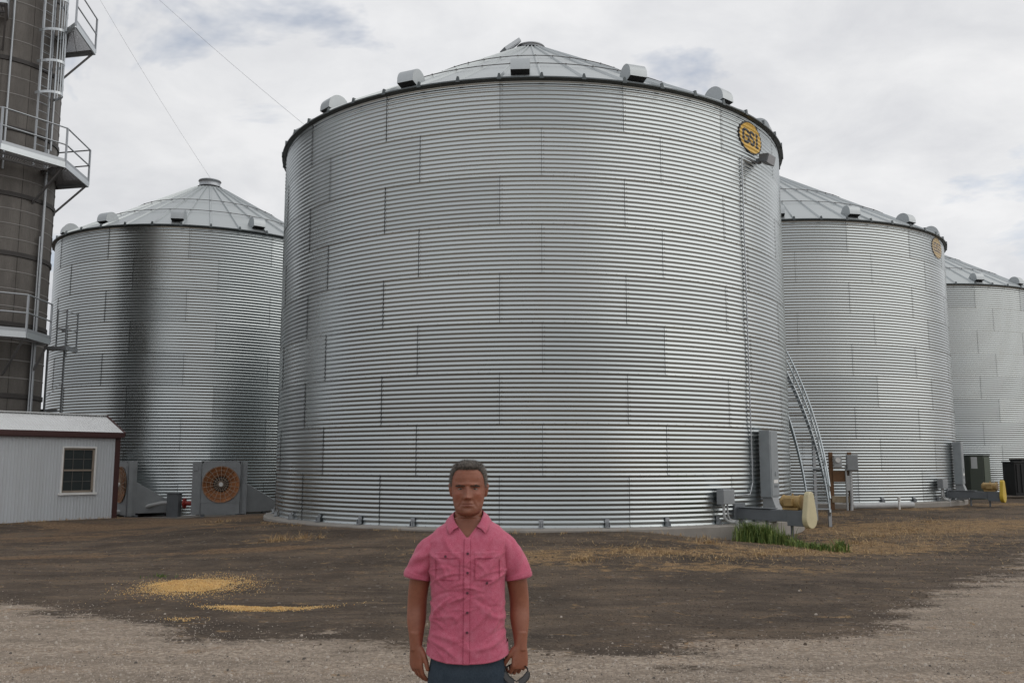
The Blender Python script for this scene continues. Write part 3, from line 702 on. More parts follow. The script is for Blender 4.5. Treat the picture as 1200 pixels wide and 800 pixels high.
# ------------------------------------------------------------------ left: shed, fans, pipes
P0 = np.array((-14.76, 27.04)); P1 = np.array((-12.61, 29.68)); dv = (P1 - P0) / np.linalg.norm(P1 - P0)
def shed():
    rz = atan2(dv[1], dv[0]); r = empty('shed', (P1[0], P1[1], -.04), rz)      # local: x along wall (0 = near right corner, negative to the left), y to the back
    tag(r, 'low white ribbed metal shed with maroon trim and one dark window', 'shed')
    Ln, D, H, RZ = 7.6, 2.4, 2.72, 3.27
    w = MB(); wx0, wx1, wz0, wz1 = -1.72, -.74, .90, 2.26
    def ribbed(x0, x1, z0, z1):
        xs = [x0]; pts = []
        n = max(1, int(round((x1 - x0) / .095))); 
        for i in range(n):
            s_ = x0 + (x1 - x0) * i / n; q = (x1 - x0) / n
            pts += [(s_, 0), (s_ + q * .62, 0), (s_ + q * .72, -.014), (s_ + q * .9, -.014)]
        pts.append((x1, 0))
        w.grid([[(x, y, z) for x, y in pts] for z in (z0, z1)], 0, False)
    ribbed(-Ln, wx0, 0, H); ribbed(wx1, 0, 0, H); ribbed(wx0, wx1, 0, wz0); ribbed(wx0, wx1, wz1, H)
    w.add([(0, 0, 0), (0, D, 0), (0, D, H), (0, D / 2, RZ - .04), (0, 0, H)], [(0, 1, 2, 3, 4)]); w.add([(-Ln, 0, 0), (-Ln, D, 0), (-Ln, D, H), (-Ln, D / 2, RZ - .04), (-Ln, 0, H)], [(0, 1, 2, 3, 4)]); w.add([(0, D, 0), (-Ln, D, 0), (-Ln, D, H), (0, D, H)], [(0, 1, 2, 3)])
    w.build('wall', M['siding'], r)
    rf = MB(); e = .12; slope = (RZ - H) / (D / 2); npan = int(Ln / .09)
    for sgn in (0, 1):
        rows = []
        for tt in (0, 1):
            y = (-e + (D / 2 + e) * tt) if sgn == 0 else (D + e - (D / 2 + e) * tt); z = H + .06 - slope * e + slope * (D / 2 + e) * tt
            row = []
            for i in range(npan):
                x = -Ln - .1 + (Ln + .24) * i / npan; q = (Ln + .24) / npan; row += [(x, y, z), (x + q * .62, y, z), (x + q * .72, y, z + .018), (x + q * .9, y, z + .018)]
            row.append((.14, y, z)); rows.append(row)
        rf.grid(rows, 0, False)
    ro = rf.build('roof', M['shed_roof'], r)
    c = MB(); c.bar((-Ln - .1, D / 2, RZ + .09), (.15, D / 2, RZ + .09), .22, .03); c.build('ridge_cap', M['shed_roof'], ro)
    f = MB(); f.box((-Ln / 2, -e - .012, H - .035), (Ln + .26, .03, .16)); f.box((-Ln / 2, -.06, H - .13), (Ln, .12, .03)); f.build('fascia', M['maroon'], r)
    for sgn in (0, 1):
        g = MB(); y0, y1 = (-e, D / 2) if sgn == 0 else (D + e, D / 2)
        g.bar((.15, y0, H + .03 - slope * e), (.15, y1, RZ + .06), .035, .14); g.build('rake_trim', M['maroon'], r)
    f = MB(); f.box((-.02, -.028, H / 2 - .05), (.16, .03, H - .1)); f.box((.022, .06, H / 2 - .05), (.03, .16, H - .1)); f.build('corner_trim', M['maroon'], r)
    b = MB(); b.box((-Ln / 2, -.02, .03), (Ln, .03, .06)); b.build('base_trim', M['sash'], r)
    # window
    cx_, cz_, ww, hh = (wx0 + wx1) / 2, (wz0 + wz1) / 2, wx1 - wx0, wz1 - wz0
    wi = MB(); t_ = .045
    for x, z, sx, sz in ((cx_, wz1 + t_ / 2, ww + 2 * t_, t_), (wx0 - t_ / 2, cz_, t_, hh), (wx1 + t_ / 2, cz_, t_, hh)): wi.box((x, -.012, z), (sx, .05, sz))
    win = wi.build('window', M['white'], r)
    b = MB(); b.box((cx_, -.03, wz0 - .035), (ww + .2, .09, .06)); b.build('sill', M['white'], win)
    b = MB(); b.box((cx_, .05, cz_), (ww - .02, .012, hh - .02)); b.build('pane', M['glass'], win)
    b = MB()
    for x, z, sx, sz in ((cx_, wz1 - .03, ww, .06), (cx_, wz0 + .03, ww, .07), (wx0 + .02, cz_, .04, hh), (wx1 - .03, cz_, .06, hh), (cx_, cz_, ww, .05)): b.box((x, .022, z), (sx, .035, sz))
    b.build('sash', M['sash'], win)
    b = MB()
    for k in (1, 2): b.box((wx0 + ww * k / 3, .036, cz_), (.016, .012, hh - .06))
    for k in (.25, .75): b.box((cx_, .0365, wz0 + hh * k), (ww - .06, .012, .016))
    b.build('muntin', M['muntin'], win)
shed()

def aeration_fan(loc, rz, label, first=None, duct=(1, 0)):
    if first is None:
        r = empty('aeration_fan', loc, rz)
        # local: -y is the inlet face, x to the right; housing 1.26 wide
        b = MB(); W2 = .63
        n = 40; hole = .575; cz = 1.03
        # face plate with a round hole
        ring = [(hole * cos(2 * pi * k / n), cz + hole * sin(2 * pi * k / n)) for k in range(n)]
        sq = []
        for k in range(n):
            a = 2 * pi * k / n; c_, s_ = cos(a), sin(a); q = min(W2 / max(1e-6, abs(c_)), (.75 if s_ > 0 else .60) / max(1e-6, abs(s_))); sq.append((q * c_, cz + q * s_))
        b.add([(x, 0, z) for x, z in ring] + [(x, 0, z) for x, z in sq], [(k, (k + 1) % n, n + (k + 1) % n, n + k) for k in range(n)])
        b.box((0, .02, .24), (1.26, .04, .39)); b.box((0, .40, .9), (1.24, .74, 1.72)) if False else None
        b.box((-W2 + .0, .15, .91), (.03, .30, 1.74)); b.box((W2, .15, .91), (.03, .30, 1.74)); b.box((0, .15, 1.79), (1.29, .30, .03)); b.box((0, .29, .91), (1.24, .03, 1.74))
        b.box((-W2 - .15, .06, .92), (.27, .03, 1.72)); b.box((W2 + .10, .1, .92), (.18, .03, 1.74)); b.box((W2 + .19, .06, .92), (.02, .14, 1.78)); b.box((0, -.008, .435), (1.2, .012, .018))
        b.box((-W2 - .17, .03, 1.55), (.12, .02, .12)); b.box((.42, -.008, 1.62), (.12, .01, .10)); b.box((.46, -.008, .50), (.14, .01, .06))
        b.build('housing', M['grey_paint'], r)
        b = MB(); prof = [(.60, -.02), (.575, .0), (.46, .07), (.32, .15), (.25, .22)]
        rows = [[(q * cos(2 * pi * k / n), -.012 + y if False else y - .012, cz + q * sin(2 * pi * k / n)) for k in range(n)] for q, y in prof]
        b.grid(rows, 0, True, True); b.build('inlet_cone', M['rust'], r)
        b = MB(); b.add([(.26 * cos(2 * pi * k / n), .215, cz + .26 * sin(2 * pi * k / n)) for k in range(n)], [tuple(range(n))])
        for k in range(10):
            a = 2 * pi * k / 10; b.bar((.05 * cos(a), .16, cz + .05 * sin(a)), (.25 * cos(a + .3), .20, cz + .25 * sin(a + .3)), .08, .02)
        b.build('impeller', M['black'], r)
        b = MB()
        for k in range(18):
            a = 2 * pi * (k + .5) / 18; b.bar((.06 * cos(a), -.05, cz + .06 * sin(a)), (.60 * cos(a), -.022, cz + .60 * sin(a)), .013, .013)
        for q in (.2, .33, .46, .58): b.tube([(q * cos(2 * pi * k / 32), -.05 + .03 * q, cz + q * sin(2 * pi * k / 32)) for k in range(33)], .006, 5)
        b.build('guard', M['guard'], r)
        b = MB(); b.lathe([(0, -.0), (.07, .0)], 20); b = MB().cyl((0, -.09, cz), (0, -.03, cz), .065, .075, n=20); b.build('hub', M['white'], r)
        b = MB(); V = [(.78, .12, .10), (.78, .70, .10), (.78, .70, 1.08), (.78, .12, 1.08), (1.95, .95, .10), (1.95, 1.7, .10), (1.95, 1.7, .36), (1.95, .95, .36)]
        b.add(V, [(0, 1, 2, 3), (4, 7, 6, 5), (0, 4, 5, 1), (1, 5, 6, 2), (2, 6, 7, 3), (3, 7, 4, 0)]); b.bar((.80, .10, .10), (.80, .10, 1.1), .05, .05); b.build('duct', M['grey_paint'], r, bevel=.01)
        for sx in (-.55, .55):
            b = MB(); b.box((sx, .2, -.02), (.12, .4, .16)); b.build('skid', M['grey_dark'], r)
    else:
        r = copy_tree(first); r.location = loc; r.rotation_euler = (0, 0, rz)
    if first is not None:
        for ch in list(r.children):
            if ch.name.startswith('duct'): bpy.data.objects.remove(ch)
        b = MB(); V = [(-.6, .31, .10), (.6, .31, .10), (.6, .31, 1.12), (-.6, .31, 1.12), (-.6, 1.75, .10), (.6, 1.75, .10), (.6, 1.75, .30), (-.6, 1.75, .30)]
        b.add(V, [(0, 1, 2, 3), (4, 7, 6, 5), (0, 4, 5, 1), (1, 5, 6, 2), (2, 6, 7, 3), (3, 7, 4, 0)]); b.build('duct', M['grey_paint'], r, bevel=.01)
    tag(r, label, 'fan', 'grey aeration fans beside the bin'); return r
fan = aeration_fan((-9.66, 30.95, .03), .29, 'grey aeration fan with a round rusty grille facing the yard')
fan2 = aeration_fan((-12.98, 30.95, .02), -.88, 'grey aeration fan half hidden by the corner of the shed', fan)

r = empty('pump_box', (-11.22, 31.05, -.06)); tag(r, 'short dark grey square post box between the two fans', 'box')
b = MB(); b.box((0, 0, .4), (.38, .36, .82)); b.build('box', M['grey_dark'], r, bevel=.015)
b = MB(); b.box((0, 0, .83), (.44, .42, .05)); b.build('lid', M['grey_dark'], r, bevel=.01)
r = empty('red_pipe', (-11.0, 31.15, .43)); tag(r, 'short red pipe with a flange between grey box and rusty fan', 'pipe')
b = MB(); b.cyl((.02, 0, 0), (.85, .03, 0), .075, n=16); b.build('pipe', M['red'], r)
b = MB(); b.cyl((.06, 0, 0), (.11, 0, 0), .17, n=20); b.build('flange', M['red'], r)
b = MB(); b.tube([(-13.6, 31.0, .12), (-13.0, 30.95, .16), (-12.5, 30.95, .22), (-12.0, 30.95, .36), (-11.6, 30.95, .45), (-11.4, 30.95, .46)], .065, 12)
tag(b.build('grey_pipe', M['hose']), 'pale bent pipe running from the shed corner to the grey box', 'pipe')
b = MB(); b.box((-11.6, 31.5, -.10), (4.6, 1.3, .19), .02); tag(b.build('concrete_slab', M['concrete'], bevel=.02), 'low pale concrete slab under the pipes and fan', 'slab')

# ------------------------------------------------------------------ dryer tower
TC = np.array((-18.13, 31.10)); TR = 2.0
def tower():
    r = empty('grain_dryer', (TC[0], TC[1], -.1)); tag(r, 'tall round brown grain dryer tower with dark bands and platforms', 'dryer tower')
    H = 22.6; wz = lambda z: z + .1
    bands = [wz(z) for z in (1.7, 3.94, 6.29, 8.63, 10.63, 12.87, 15.26, 18.02, 20.4)]
    b = MB(); b.lathe([(TR, 0), (TR, H)], 96)
    s_ = b.build('screen_wall', M['screen'], r)
    for z in bands:
        b = MB(); b.lathe([(TR + .004, z - .085), (TR + .04, z - .07), (TR + .04, z + .07), (TR + .004, z + .085)], 96, smooth=False); b.build('ring_band', M['band'], r)
    b = MB()
    zz_ = [0.4] + bands + [H]
    for z0, z1 in zip(zz_[:-1], zz_[1:]):
        for k in (1, 2, 3):
            z = z0 + (z1 - z0) * k / 4; b.lathe([(TR + .003, z - .02), (TR + .012, z - .012), (TR + .012, z + .012), (TR + .003, z + .02)], 96, smooth=False)
    for k in range(14):
        a = 2 * pi * k / 14 + .1; b.box(((TR + .006) * sin(a), -(TR + .006) * cos(a), H / 2), (.005, .012, H), a, 1)
    b.build('sheet_laps', [M['lap'], M['band']], s_)
    b = MB(); b.lathe([(TR + .12, H - .02), (TR + .12, H + .06), (.5, H + 1.0), (.5, H + 1.5), (0, H + 1.6)], 64); b.build('roof', M['galv_dull'], r)
    pol = lambda a, rad: (rad * cos(radians(a)), rad * sin(radians(a)))
    def deck(z, outer, inner, rails=True, posts=None, end_rails=()):
        z = wz(z); pts = outer + inner[::-1]
        p = MB()
        # fascia channels round the outline
        for i in range(len(outer) - 1): p.bar(outer[i] + (z - .08,), outer[i + 1] + (z - .08,), .05, .19)
        p.bar(outer[0] + (z - .08,), inner[0] + (z - .08,), .05, .19); p.bar(outer[-1] + (z - .08,), inner[-1] + (z - .08,), .05, .19)
        d = p.build('platform', M['galv'], r)
        # open grating bars
        g = MB()
        for i in range(len(outer) - 1):
            o0, o1, i0, i1 = [np.array(q) for q in (outer[i], outer[i + 1], inner[i], inner[i + 1])]
            n = int(max(np.linalg.norm(o1 - o0), np.linalg.norm(i1 - i0)) / .10)
            for k in range(n + 1):
                f = k / n; A_ = o0 + (o1 - o0) * f; B_ = i0 + (i1 - i0) * f
                g.bar((A_[0], A_[1], z - .025), (B_[0], B_[1], z - .025), .020, .012)
            m_ = int(np.linalg.norm(o0 - i0) / .30)
            for k in range(1, m_):
                f = k / m_; A_ = o0 + (i0 - o0) * f; B_ = o1 + (i1 - o1) * f; g.bar((A_[0], A_[1], z - .03), (B_[0], B_[1], z - .03), .014, .02)
            for f in (.33, .72):
                A_ = o0 + (i0 - o0) * f; B_ = o1 + (i1 - o1) * f; g.bar((A_[0], A_[1], z - .10), (B_[0], B_[1], z - .07), .05, .07)
        g.build('grating', M['grate'], d)
        rl = MB()
        path = ([inner[0]] if 0 in end_rails else []) + list(outer) + ([inner[-1]] if 1 in end_rails else [])
        for i in range(len(path) - 1):
            for hh in (.62, 1.20): rl.tube([path[i] + (z + hh,), path[i + 1] + (z + hh,)], .026, 8)
            rl.bar(path[i] + (z + .07,), path[i + 1] + (z + .07,), .012, .12)
        for q in path: rl.bar(q + (z - .1,), q + (z + 1.21,), .055, .055)
        for i in range(len(path) - 1):
            L_ = hypot(path[i][0] - path[i + 1][0], path[i][1] - path[i + 1][1])
            if L_ > 2.6: q = tuple((np.array(path[i]) + np.array(path[i + 1])) / 2); rl.bar(q + (z - .1,), q + (z + 1.21,), .055, .055)
        rl.build('railing', M['galv_dull'], d)
        for q in outer[1:]:
            br = MB(); a = atan2(q[1], q[0]); br.bar((q[0] * .97, q[1] * .97, z - .16), (TR * cos(a), TR * sin(a), z - 1.25), .06, .06); br.build('brace', M['grate'], d)
    T = lambda a: pol(a, TR + .03)
    deck(11.73, [pol(-128, 3.4), pol(-92, 3.45), (2.0, -3.12), (3.16, -1.26), (2.93, .93)], [T(-128), T(-92), T(-55), T(-15), T(118)], end_rails=(1,))
    deck(16.75, [pol(-20, 3.35), (2.85, 1.0)], [T(-4), T(118)], end_rails=())
    deck(16.75, [pol(-125, 3.2), pol(-92, 3.3), pol(-59, 3.3)], [T(-125), T(-92), T(-57)], end_rails=(1,))
    deck(5.86, [pol(-128, 3.3), pol(-95, 3.45), (1.1, -3.5), (2.74, -2.2), (2.62, -.45)], [T(-128), T(-95), T(-62), T(-38), T(-8)], end_rails=())
    # caged ladder
    def ladder(ang, z0, z1, c0, c1):
        a = radians(ang); e = np.array((cos(a), sin(a), 0)); tt = np.array((-sin(a), cos(a), 0)); up = np.array((0, 0, 1.))
        l = MB()
        for sgn in (-1, 1): l.bar(e * (TR + .17) + tt * .22 * sgn + up * z0, e * (TR + .17) + tt * .22 * sgn + up * z1, .05, .05)
        for z in np.arange(z0 + .2, z1, .3): l.tube([e * (TR + .17) - tt * .22 + up * z, e * (TR + .17) + tt * .22 + up * z], .014, 6)
        lo = l.build('ladder', M['galv_dull'], r)
        if c1 > c0:
            c = MB()
            arc = [(e * (TR + .17 + .74 * sin(q)) * 1 + tt * (.37 * cos(q))) for q in np.linspace(0, pi, 13)]
            arc = [e * (TR + .17) + e * (.74 * sin(q) ** .8 if sin(q) > 0 else 0) + tt * (.37 * cos(q)) for q in np.linspace(0, pi, 15)]
            for z in np.arange(c0, c1 + .1, 1.12):
                for i in range(14): c.bar(arc[i] + up * z, arc[i + 1] + up * z, .02, .09)
            for i in (1, 3, 5, 7, 9, 11, 13): c.bar(arc[i] * .995 + up * c0, arc[i] * .995 + up * c1, .035, .02)
            c.build('cage', M['galv'], lo)
    ladder(-21, 11.8, 19.6, 14.35, 19.6)
    for a_, z0, z1, rad in ((-9.5, .3, 12.6, .05), (-6.0, 12.6, 15.4, .04), (-12.5, .3, 9.5, .025), (-52, 11.5, 19, .035)):
        p = MB(); q = pol(a_, TR + .10); p.tube([q + (z0,), q + (z1,)], rad, 10); p.build('pipe', M['galv_dull'], r)
tower()

def access_ladder():
    X, Y = -15.98, 31.1
    r = empty('access_ladder', (X, Y, -.1)); tag(r, 'galvanised caged ladder with small platform between dryer and left bin', 'ladder')
    l = MB()
    for sx in (-.18, .18): l.bar((sx - .15, 0, 0), (sx - .15, 0, 8.0), .07, .07)
    for z in np.arange(.3, 7.9, .3): l.tube([(-.33, 0, z), (.03, 0, z)], .022, 6)
    for z in np.arange(.3, 7.7, .6): l.tube([(-.33, -.02, z), (.03, -.02, z + .6)], .014, 5)
    l.build('ladder', M['galv'], r)
    d = MB(); d.box((.50, .1, 5.72), (.9, .8, .05)); d.box((.50, -.31, 5.70), (.94, .03, .10)); d.box((.96, .1, 5.70), (.04, .8, .16)); d.build('platform', M['galv_dull'], r)
    q = MB()
    for x, y in ((.62, -.3), (.93, -.3), (.93, .48)): q.bar((x, y, 5.6), (x, y, 7.0), .04, .04)
    for z in (6.35, 6.95): q.tube([(.62, -.3, z), (.93, -.3, z), (.93, .48, z)], .02, 8)
    q.box((.86, -.3, 6.3), (.16, .03, .12)); q.build('railing', M['galv_dull'], r)
    for x, y in ((.33, -.25), (.72, .1)):
        q = MB(); q.bar((x, y, 0), (x, y, 5.65), .055, .055); q.build('support_leg', M['galv_dull'], r)
    for z in (1.2, 2.6, 4.0): q = MB(); q.bar((.33, -.25, z), (.72, .1, z + .6), .03, .03); q.build('brace', M['galv_dull'], r)
    q = MB(); q.bar((-.1, -.2, 3.6), (.75, -.2, 3.6), .04, .10); q.build('brace', M['galv_dull'], r)
access_ladder()

# guy cables from the dryer top to the bins
def cable(p0, p1, sag, label):
    p0 = np.array(p0); p1 = np.array(p1); b = MB()
    b.tube([p0 + (p1 - p0) * t_ - np.array((0, 0, sag * 4 * t_ * (1 - t_))) for t_ in np.linspace(0, 1, 25)], .0045, 5, cap=False)
    tag(b.build('guy_cable', M['galv_dull']), label, 'cable', 'thin cables from the dryer top')
cable((TC[0] * 34 / 36 + .5, TC[1] * 34 / 36, 21.8), (-13.3, 39.4, 14.2), .25, 'thin cable running down to the peak of the left grain bin')
cable((TC[0] * 34 / 36 + .5, TC[1] * 34 / 36 - .2, 21.8), (-5.2, 24.6, 10.6), .25, 'thin cable running down to the eave of the nearest bin')

def resize(o, k):
    o.location = (o.location[0] * k, o.location[1] * k, CAM_Z + (o.location[2] - CAM_Z) * k); o.scale = (k, k, k)
for o in list(S.objects):
    if o.parent is None:
        n_ = o.name.split('.')[0]
        if n_ == 'grain_dryer': resize(o, 34 / 36)
        if n_ == 'shed': resize(o, .93)
        if n_ in ('aeration_fan', 'pump_box', 'red_pipe', 'grey_pipe', 'concrete_slab'): resize(o, 1.06)
resize(left, 1.06)
# ------------------------------------------------------------------ loose stuff on the ground
def scatter_mesh(name, mats, pts, make):
    b = MB()
    for p in pts: make(b, p)
    return b.build(name, mats, fix=False)
def stone(b, p):
    x, y, s_, mi = p; z = GZC(x, y); a = random.random() * 6.28
    q = [(s_ * random.uniform(.6, 1.2) * cos(a + k * 2 * pi / 5), s_ * random.uniform(.6, 1.2) * sin(a + k * 2 * pi / 5)) for k in range(5)]
    h_ = s_ * random.uniform(.5, .95)
    V = [(x + u, y + v, z - .004) for u, v in q] + [(x + u * .55 + s_ * .1, y + v * .55, z + h_) for u, v in q]
    b.add(V, [(k, (k + 1) % 5, 5 + (k + 1) % 5, 5 + k) for k in range(5)] + [(5, 6, 7, 8, 9)], mi)
_hx = np.linspace(-20, 26, 921); _hy = np.linspace(3, 40, 741); _HX, _HY = np.meshgrid(_hx, _hy); _HZ = gheight(_HX, _HY)
def GZC(x, y):
    i = (y - 3) / .05; k = (x + 20) / .05; i0 = int(min(max(i, 0), 739)); k0 = int(min(max(k, 0), 919)); fi = i - i0; fk = k - k0
    return float((_HZ[i0, k0] * (1 - fk) + _HZ[i0, k0 + 1] * fk) * (1 - fi) + (_HZ[i0 + 1, k0] * (1 - fk) + _HZ[i0 + 1, k0 + 1] * fk) * fi)
SM = [paint('limestone_chip_pale', (.44, .385, .33), .95), paint('limestone_chip_tan', (.31, .26, .215), .95), paint('dark_chip', (.11, .095, .083), .95)]
pts = []
while len(pts) < 26000:
    y = 6.5 + 12 * random.random() ** 1.4; x = random.uniform(-.62, .62) * y * 1.0
    e_ = np.interp(x, EX, EY); inside = y < e_ + random.gauss(-.1, .45)
    if not inside and random.random() > .025: continue
    s_ = random.uniform(.005, .010) if random.random() < .95 else random.uniform(.011, .022)
    pts.append((x, y, s_, random.choices((0, 1, 2), (.45, .50, .05) if inside else (.2, .4, .4))[0]))
SM.append(paint('dirt_clod', (.105, .080, .060), .95, .3))
for _ in range(9000):
    y = 8.5 + 13 * random.random(); x = random.uniform(-.62, .62) * y; bx, by, bz, bR = BINS['main']
    if y > np.interp(x, EX, EY) - .2 and hypot(x - bx, y - by) > bR + .4: pts.append((x, y, random.uniform(.006, .012) if random.random() < .9 else random.uniform(.012, .028), 3))
tag(scatter_mesh('gravel', SM, pts, stone), 'loose pale limestone chips on the driveway and dark yard', 'gravel', kind='stuff')

# spilled corn: a low heap skin plus kernels
KM = [paint('corn_kernel_gold', (.60, .37, .12), .55, .2), paint('corn_kernel_pale', (.70, .52, .26), .6, .2), paint('corn_kernel_rust', (.33, .14, .04), .7, .2)]
def corn(cx_, cy_, rx, ry, n, rot, label, heap, bend=0.0, tail=1.5):
    b = MB(); c_, s_ = cos(rot), sin(rot)
    loc = lambda u, v: (cx_ + u * rx * c_ - (v * ry + bend * u * u) * s_, cy_ + u * rx * s_ + (v * ry + bend * u * u) * c_)
    def hp(u, v):
        d = u * u + v * v; return heap * max(0, exp(-d * 1.6) - .2) * max(0, 3.4 * float(fbm(np.array([u * 2.2 + 7]), np.array([v * 2.2 + cx_]), 3, 5)[0]) - 1.0)
    rows = []
    for i in range(29):
        row = []
        for k in range(29):
            u, v = -1.3 + 2.6 * i / 28, -1.3 + 2.6 * k / 28; x, y = loc(u, v); h_ = hp(u, v); row.append((x, y, GZC(x, y) + h_ - (.006 if h_ > heap * .33 else .03)))
        rows.append(row)
    b.grid(rows, 0)
    for _ in range(n):
        if random.random() < .38: 
            rr = sqrt(random.random()) * 1.1; a = random.random() * 6.283; u, v = rr * cos(a), rr * sin(a)
            if hp(u, v) < heap * .12 and random.random() < .7: continue
        else:
            u, v = random.gauss(.1, .5 * tail), random.gauss(.05, .5 * tail)
            if vnoise(np.array([u * 2.6 + 3]), np.array([v * 2.6 + cx_]), 12)[0] < random.random() * .75: continue
        x, y = loc(u, v); q = random.uniform(.0065, .0105); z = GZC(x, y) + hp(u, v); a = random.random() * 6.28; tx = random.uniform(-.5, .5) * q
        b.add([(x + q * cos(a), y + q * sin(a), z + tx), (x + q * .7 * cos(a + 2.1), y + q * .7 * sin(a + 2.1), z), (x + q * .7 * cos(a + 4.2), y + q * .7 * sin(a + 4.2), z), (x, y, z + q * 1.1)], [(0, 1, 3), (1, 2, 3), (2, 0, 3)], random.choices((0, 1, 2), (.6, .3, .1))[0])
    tag(b.build('corn_spill', KM, fix=False), label, 'corn', 'spilled corn on the yard', 'stuff')
corn(-4.60, 13.55, .60, .80, 15000, .12, 'wide golden patch of spilled corn kernels on dark dirt', .09, 0, 1.3)
corn(-3.08, 11.42, .62, .15, 5200, -.04, 'narrow golden strip of spilled corn nearer the gravel edge', .05, .16, 1.2)
corn(-3.72, 10.68, .20, .13, 170, 0, 'thin scatter of corn kernels at the gravel edge', .004, 0, 1.3)

# dry straw tufts, and the green clump by the auger
STM = [paint('dry_straw', (.46, .32, .16), .9, .25), paint('brown_straw', (.26, .16, .08), .9, .25)]
def blades(b, x, y, n, h0, h1, spread, mi, lean=.6, flat=.0, w=.004):
    for _ in range(n):
        a = random.random() * 6.28; d = abs(random.gauss(0, spread)); px, py = x + d * cos(a), y + d * sin(a); z = GZC(px, py) - .005
        h_ = random.uniform(h0, h1); l = random.uniform(.1, 1) * lean * h_; q = random.random() * 6.28; ux, uy = cos(q), sin(q); hz = h_ * (1 - flat * random.random())
        wx, wy = -uy * w, ux * w
        P = [(px - wx, py - wy, z), (px + wx, py + wy, z), (px + ux * l * .45 + wx * .8, py + uy * l * .45 + wy * .8, z + hz * .62), (px + ux * l * .45 - wx * .8, py + uy * l * .45 - wy * .8, z + hz * .62), (px + ux * l * 1.2, py + uy * l * 1.2, z + hz * random.uniform(.75, 1.02))]
        b.add(P, [(0, 1, 2, 3), (3, 2, 4)], mi if mi >= 0 else random.choices((0, 1), (.65, .35))[0])
b = MB()
for x, y, n, h_, sp in [(-4.75, 19.2, 120, .26, .22), (-4.3, 19.4, 80, .2, .2), (-3.9, 19.3, 40, .14, .2), (1.25, 16.3, 150, .13, .22), (1.1, 16.2, 60, .12, .1), (.15, 15.6, 50, .12, .12), (3.9, 18.7, 200, .16, .3), (2.3, 17.3, 220, .12, .45), (2.8, 17.0, 160, .10, .4), (3.6, 16.6, 160, .1, .5), (4.6, 17.3, 220, .12, .5), (5.3, 18.1, 220, .13, .5), (-7.6, 24.5, 140, .14, .4), (-2.2, 19.0, 40, .08, .6), (7.6, 20.8, 320, .16, .9), (8.8, 22.6, 420, .14, 1.2), (6.6, 18.6, 260, .12, .6), (10.5, 24.5, 500, .14, 1.6), (9.5, 29.5, 220, .16, 1.0), (12, 27, 360, .14, 1.5), (-.6, 18.0, 60, .08, .8), (2.2, 19.2, 60, .07, .9), (-6.2, 21.5, 60, .08, .8)]:
    blades(b, x, y, n, h_ * .35, h_, sp, -1, 1.3, .6, .0045)
bx, by, bz, bR = BINS['main']
for _ in range(46):
    a = radians(random.uniform(-62, 36)) ; rr_d = bR + random.uniform(.36, .75); blades(b, bx + rr_d * sin(a), by - rr_d * cos(a), random.randint(5, 26), .03, random.uniform(.06, .17), .10, -1, 1.0, .3, .004)
for _ in range(30):
    t_ = random.random(); blades(b, -14.0 + 2.4 * t_ + random.uniform(.0, .3), 24.6 + 2.95 * t_ - random.uniform(.1, .4), 10, .03, .12, .12, -1, 1.0, .3, .004)
for _ in range(5200):                                            # flat litter
    if random.random() < .75: x, y = random.gauss(9.0, 2.6), random.gauss(22.5, 3.2)
    else: x, y = random.gauss(2.5, 2.2), random.gauss(17.0, .8)
    bx, by, bz, bR = BINS['main']
    if hypot(x - bx, y - by) < bR + .4 or x < -20 or x > 25 or y > 39: continue
    a = random.random() * 6.28; l = random.uniform(.03, .13); z = GZC(x, y) + .006; w_ = .0035
    b.add([(x - w_ * sin(a), y + w_ * cos(a), z), (x + w_ * sin(a), y - w_ * cos(a), z), (x + l * cos(a) + w_ * sin(a), y + l * sin(a) - w_ * cos(a), z + .02), (x + l * cos(a) - w_ * sin(a), y + l * sin(a) + w_ * cos(a), z + .02)], [(0, 1, 2, 3)], random.choice((0, 0, 1)))
tag(b.build('dry_straw', STM, fix=False), 'dry tan straw and stubble littering the dirt around the bins', 'straw', kind='stuff')
GM = [paint('green_blade', (.085, .145, .03), .7, .3), paint('light_green_blade', (.20, .25, .06), .7, .3)]
b = MB()
for x, y, n, h_, sp in [(5.23, 20.6, 620, .60, .18), (5.53, 20.35, 560, .56, .20), (5.25, 20.7, 260, .42, .14), (5.78, 20.0, 300, .36, .17), (5.98, 19.65, 220, .2, .15), (6.13, 19.2, 190, .2, .12), (6.23, 18.75, 160, .22, .07), (6.48, 18.55, 260, .32, .10), (6.25, 18.9, 50, .14, .1), (-5.4, 14.6, 40, .08, .12)]:
    blades(b, x, y, n, h_ * .45, h_, sp, -1, .55, .2, .007)
tag(b.build('green_grass', GM, fix=False), 'green grass clump growing below the cream belt guard', 'grass', kind='stuff')
